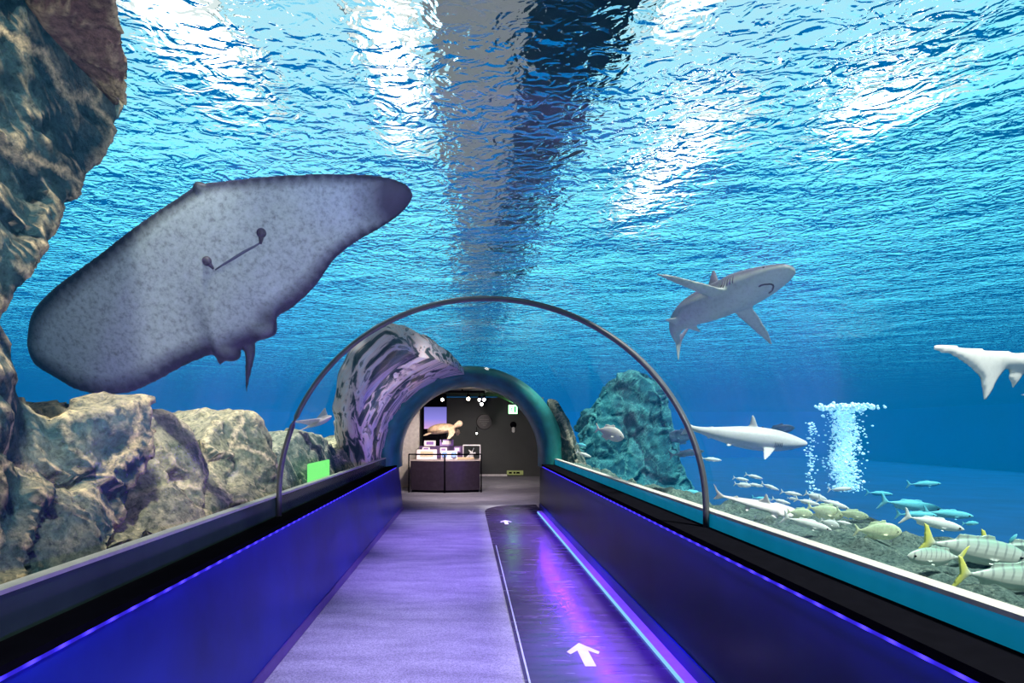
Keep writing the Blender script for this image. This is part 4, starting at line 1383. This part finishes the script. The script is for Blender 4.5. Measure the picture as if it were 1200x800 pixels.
# ceiling lights
o = empty('light_track', (-.15, 15.2, 2.68), 'dark ceiling track bar in the end room', 'track')
obj('bar', B(-.62, .62, -.03, .03, -.06, .0, bev=.006), M['black'], o)
obj('stem', B(-.02, .02, -.02, .02, -.02, .04), M['black'], o)
def spot(label, x, y, z, r=.06, mat='lamp_warm', dz=-.10):
    o = empty('spotlight', (x, y, z), label, 'spotlight', 'ceiling spotlights of the end room')
    bm = bmesh.new()
    bmesh.ops.create_cone(bm, segments=18, radius1=r * 1.1, radius2=r * .8, depth=r * 2.4, cap_ends=True, matrix=Matrix.Rotation(R(35), 4, 'X'))
    obj('housing', bm, M['black'], o, True)
    bm = bmesh.new()
    bmesh.ops.create_uvsphere(bm, u_segments=14, v_segments=8, radius=r * .85)
    b = obj('bulb', bm, M[mat], o, True)
    b.location = (0, -r * .75, -r * 1.05)
    obj('arm', tube(bmesh.new(), [(0, 0, r), (0, 0, .18)], .012, 6), M['black'], o, True)
    return o
spot('bright warm spotlight in the middle of the ceiling track', .02, 15.1, 2.50, .055)
spot('white spotlight of a group of three, upper left head', .36, 16.6, 2.55, .055, 'lamp_white')
spot('white spotlight of a group of three, upper right head', .50, 16.6, 2.56, .055, 'lamp_white')
spot('white spotlight of a group of three, lowest head', .42, 16.5, 2.42, .055, 'lamp_white')
spot('small spotlight near the turtle nose on the back wall', .30, 18.3, 1.50, .035, 'lamp_white')
spot('spotlight at the left end of the ceiling track over the screen', -.72, 15.6, 2.50, .05)

# ================================================================== OVER THE WATER
def pool_lamp(label, x, y, z, w, d, mat='lamp_pool'):
    o = empty('pool_lamp', (x, y, z), label, 'lamp', 'lamps above the water')
    obj('diffuser', B(-w / 2, w / 2, -d / 2, d / 2, -.02, 0), M[mat], o)
    obj('housing', B(-w / 2 - .05, w / 2 + .05, -d / 2 - .05, d / 2 + .05, .0, .12, bev=.02), M['white'], o)
    return o
pool_lamp('lamp above the water glinting over the right wing of the stingray', -1.35, 10.2, 7.5, .9, 5.0)
pool_lamp('lamp above the water glinting high on the right of the vault', 3.3, 7.9, 7.5, .8, 2.0)
pool_lamp('lamp above the water glinting between the vault top and the grey shark', 5.4, 15.0, 7.5, 1.8, 8.0)
pool_lamp('lamp above the water glinting above the dorsal fin of the grey shark', 8.6, 11.5, 7.5, 1.6, 3.5)
pool_lamp('lamp above the water glinting left of the vault, over the stingray', -4.6, 9.5, 7.5, 1.6, 4.0)
tag(obj('carpet_reflection', B(-.45, .70, -4, 60, 6.0, 6.15), simple('carpet_reflection_grey', (0.46, 0.42, 0.38), .7, emit=(.5, .45, .4), estr=.35)), 'grey glowing strip above the water standing in for the carpet reflected in the ripples', 'carpet_reflection')  # unseen strip added for the carpet mirrored in the water
tag(obj('lane_reflection', B(.75, 2.05, -4, 60, 6.2, 6.6), simple('lane_reflection_dark', (0.01, 0.03, 0.05), .7)), 'dark strip above the water standing in for the reflected lane, right of the grey strip', 'reflection_band')  # unseen strip added for the dark lane mirrored in the water

# ================================================================== LIGHT
W = bpy.data.worlds.new('hall')
S.world = W
W.use_nodes = True
t = W.node_tree
t.nodes.clear()
wo = N(t, 'ShaderNodeOutputWorld')
bg = N(t, 'ShaderNodeBackground', ins={'Strength': 1.35})
tc = N(t, 'ShaderNodeTexCoord')
s = N(t, 'ShaderNodeSeparateXYZ')
L(t, tc.outputs['Generated'], s.inputs[0])
L(t, ramp(t, s.outputs['Z'], [(0.0, (0.10, 0.80, 1.05)), (0.28, (0.20, 0.80, 0.98)), (0.48, (0.36, 0.64, 0.74)), (0.80, (0.50, 0.57, 0.60))]), bg.inputs['Color'])
L(t, bg.outputs[0], wo.inputs['Surface'])

def sun(name, e, col, rot, ang=6):
    l = bpy.data.lights.new(name, 'SUN')
    l.energy = e
    l.color = col
    l.angle = R(ang)
    o = bpy.data.objects.new(name, l)
    COL.objects.link(o)
    o.rotation_euler = tuple(R(a) for a in rot)
    return o
sun('hall_sun', 9.0, (1.0, .90, .74), (28, 14, 0))

def area(name, loc, rot, sx, sy, e, col):
    l = bpy.data.lights.new(name, 'AREA')
    l.shape = 'RECTANGLE'
    l.size, l.size_y = sx, sy
    l.energy = e
    l.color = col
    o = bpy.data.objects.new(name, l)
    COL.objects.link(o)
    o.location = loc
    o.rotation_euler = tuple(R(a) for a in rot)
    return o
def spotl(name, loc, target, e, col, size=60, blend=.6, r=.05):
    l = bpy.data.lights.new(name, 'SPOT')
    l.energy, l.color, l.spot_size, l.spot_blend, l.shadow_soft_size = e, col, R(size), blend, r
    o = bpy.data.objects.new(name, l)
    COL.objects.link(o)
    o.location = loc
    o.rotation_euler = (Vector(target) - Vector(loc)).to_track_quat('-Z', 'Y').to_euler()
    return o
spotl('display_spot', (-.5, 12.4, 2.42), (-.6, 14.3, 1.1), 230, (1, .82, .72), 70)
spotl('room_wash', (.2, 15.4, 2.6), (.5, 17.2, 0), 90, (1, .85, .8), 120)
spotl('exit_glow', (1.5, 18.2, 2.35), (1.3, 17.9, 2.8), 12, (.25, 1, .25), 150)

# LED strip light along the ledges, then added unseen fill lamps
area('ledge_light_left', (XLT + .03, 2.7, ZL - .05), (0, -10, 0), .015, 15.4, 3, (.06, .03, 1.0))
area('ledge_light_right', (XRT - .03, 2.7, ZL - .03), (0, 10, 0), .015, 15.4, 34, (.06, .03, 1.0))
area('fill_lane', (XRT - .06, 2.7, ZL - .04), (0, 48, 0), .02, 15.4, 130, (.20, .015, 1.0))  # added violet fill washing the lane
spotl('fill_path', (-.3, -.6, 2.5), (-.4, 2.0, 0), 560, (.86, .86, 1.0), 58, .9, .1)  # added unseen fill on the near carpet
for k, y in enumerate((1.6, 3.6, 5.6, 7.6, 9.4)):
    spotl('fill_path_spot', (-.40, y, 2.50), (-.42, y + .4, 0), (240, 340, 380, 360, 260)[k], ((.72, .68, 1.0), (.50, .38, 1.0), (.42, .28, 1.0), (.42, .28, 1.0), (.5, .4, 1.0))[k], 58, .9, .06)  # unseen fills added along the carpet
    spotl('fill_lane_spot', (.6, y, 2.5), (1.02, y + .3, 0), 420, (.18, .015, 1.0), 34, .9, .06)  # unseen violet fills added along the lane
spotl('fill_end', (.3, 11.3, 2.4), (.3, 12.2, 0), 120, (1.0, .86, .92), 80, .8, .06)  # added fill for the floor past the portal
spotl('blue_beam', (.3, 1.0, 2.3), tuple(P(385, 222, 3.08)), 40, (.08, .10, 1.0), 14, 1.0, .03)  # added unseen source for the blue spot on the ray wing
spotl('fill_ray', (.7, .3, 2.1), (-1.25, 3.05, 2.42), 210, (.80, .88, 1.0), 56, .7, .15)  # added fill on the belly of the ray
spotl('fill_rock', (1.0, -.3, 2.1), (-1.9, 2.8, 3.1), 150, (1.0, .90, .72), 40, .8, .1)  # added fill on the upper left rock
spotl('fill_streak', (.4, 6.2, 2.3), (-1.5, 8.8, 2.2), 90, (1.0, .88, .85), 60, .8, .1)  # added fill on the streaked rock
spotl('fill_right', (1.3, .3, 1.9), (3.0, 4.9, 2.3), 210, (.90, 1.0, 1.0), 50, .8, .15)  # added fill on the sharks and fish at right

spotl('gallery_wash', (0, 11.6, 2.3), (-.3, 14.5, .2), 170, (1.0, .82, .85), 100)

# ================================================================== CAMERA
cd = bpy.data.cameras.new('camera')
cam = bpy.data.objects.new('camera', cd)
COL.objects.link(cam)
cam.location = (0, 0, CAMZ)
cam.rotation_euler = (R(90), 0, 0)
cd.sensor_width = 36
cd.lens = FPX / 1200 * 36
cd.shift_x = (600 - VX) / 1200
cd.shift_y = (VY - 400) / 1200
cd.clip_start = .02
S.camera = cam

S.view_settings.view_transform = 'Standard'
S.view_settings.look = 'None'
S.view_settings.exposure = 0.0
try:
    cy = S.cycles
    cy.use_denoising = True
    cy.caustics_reflective = False
    cy.caustics_refractive = False
    cy.max_bounces = 14
    cy.transparent_max_bounces = 24
    cy.transmission_bounces = 12
    cy.sample_clamp_indirect = 6.0
except Exception:
    pass
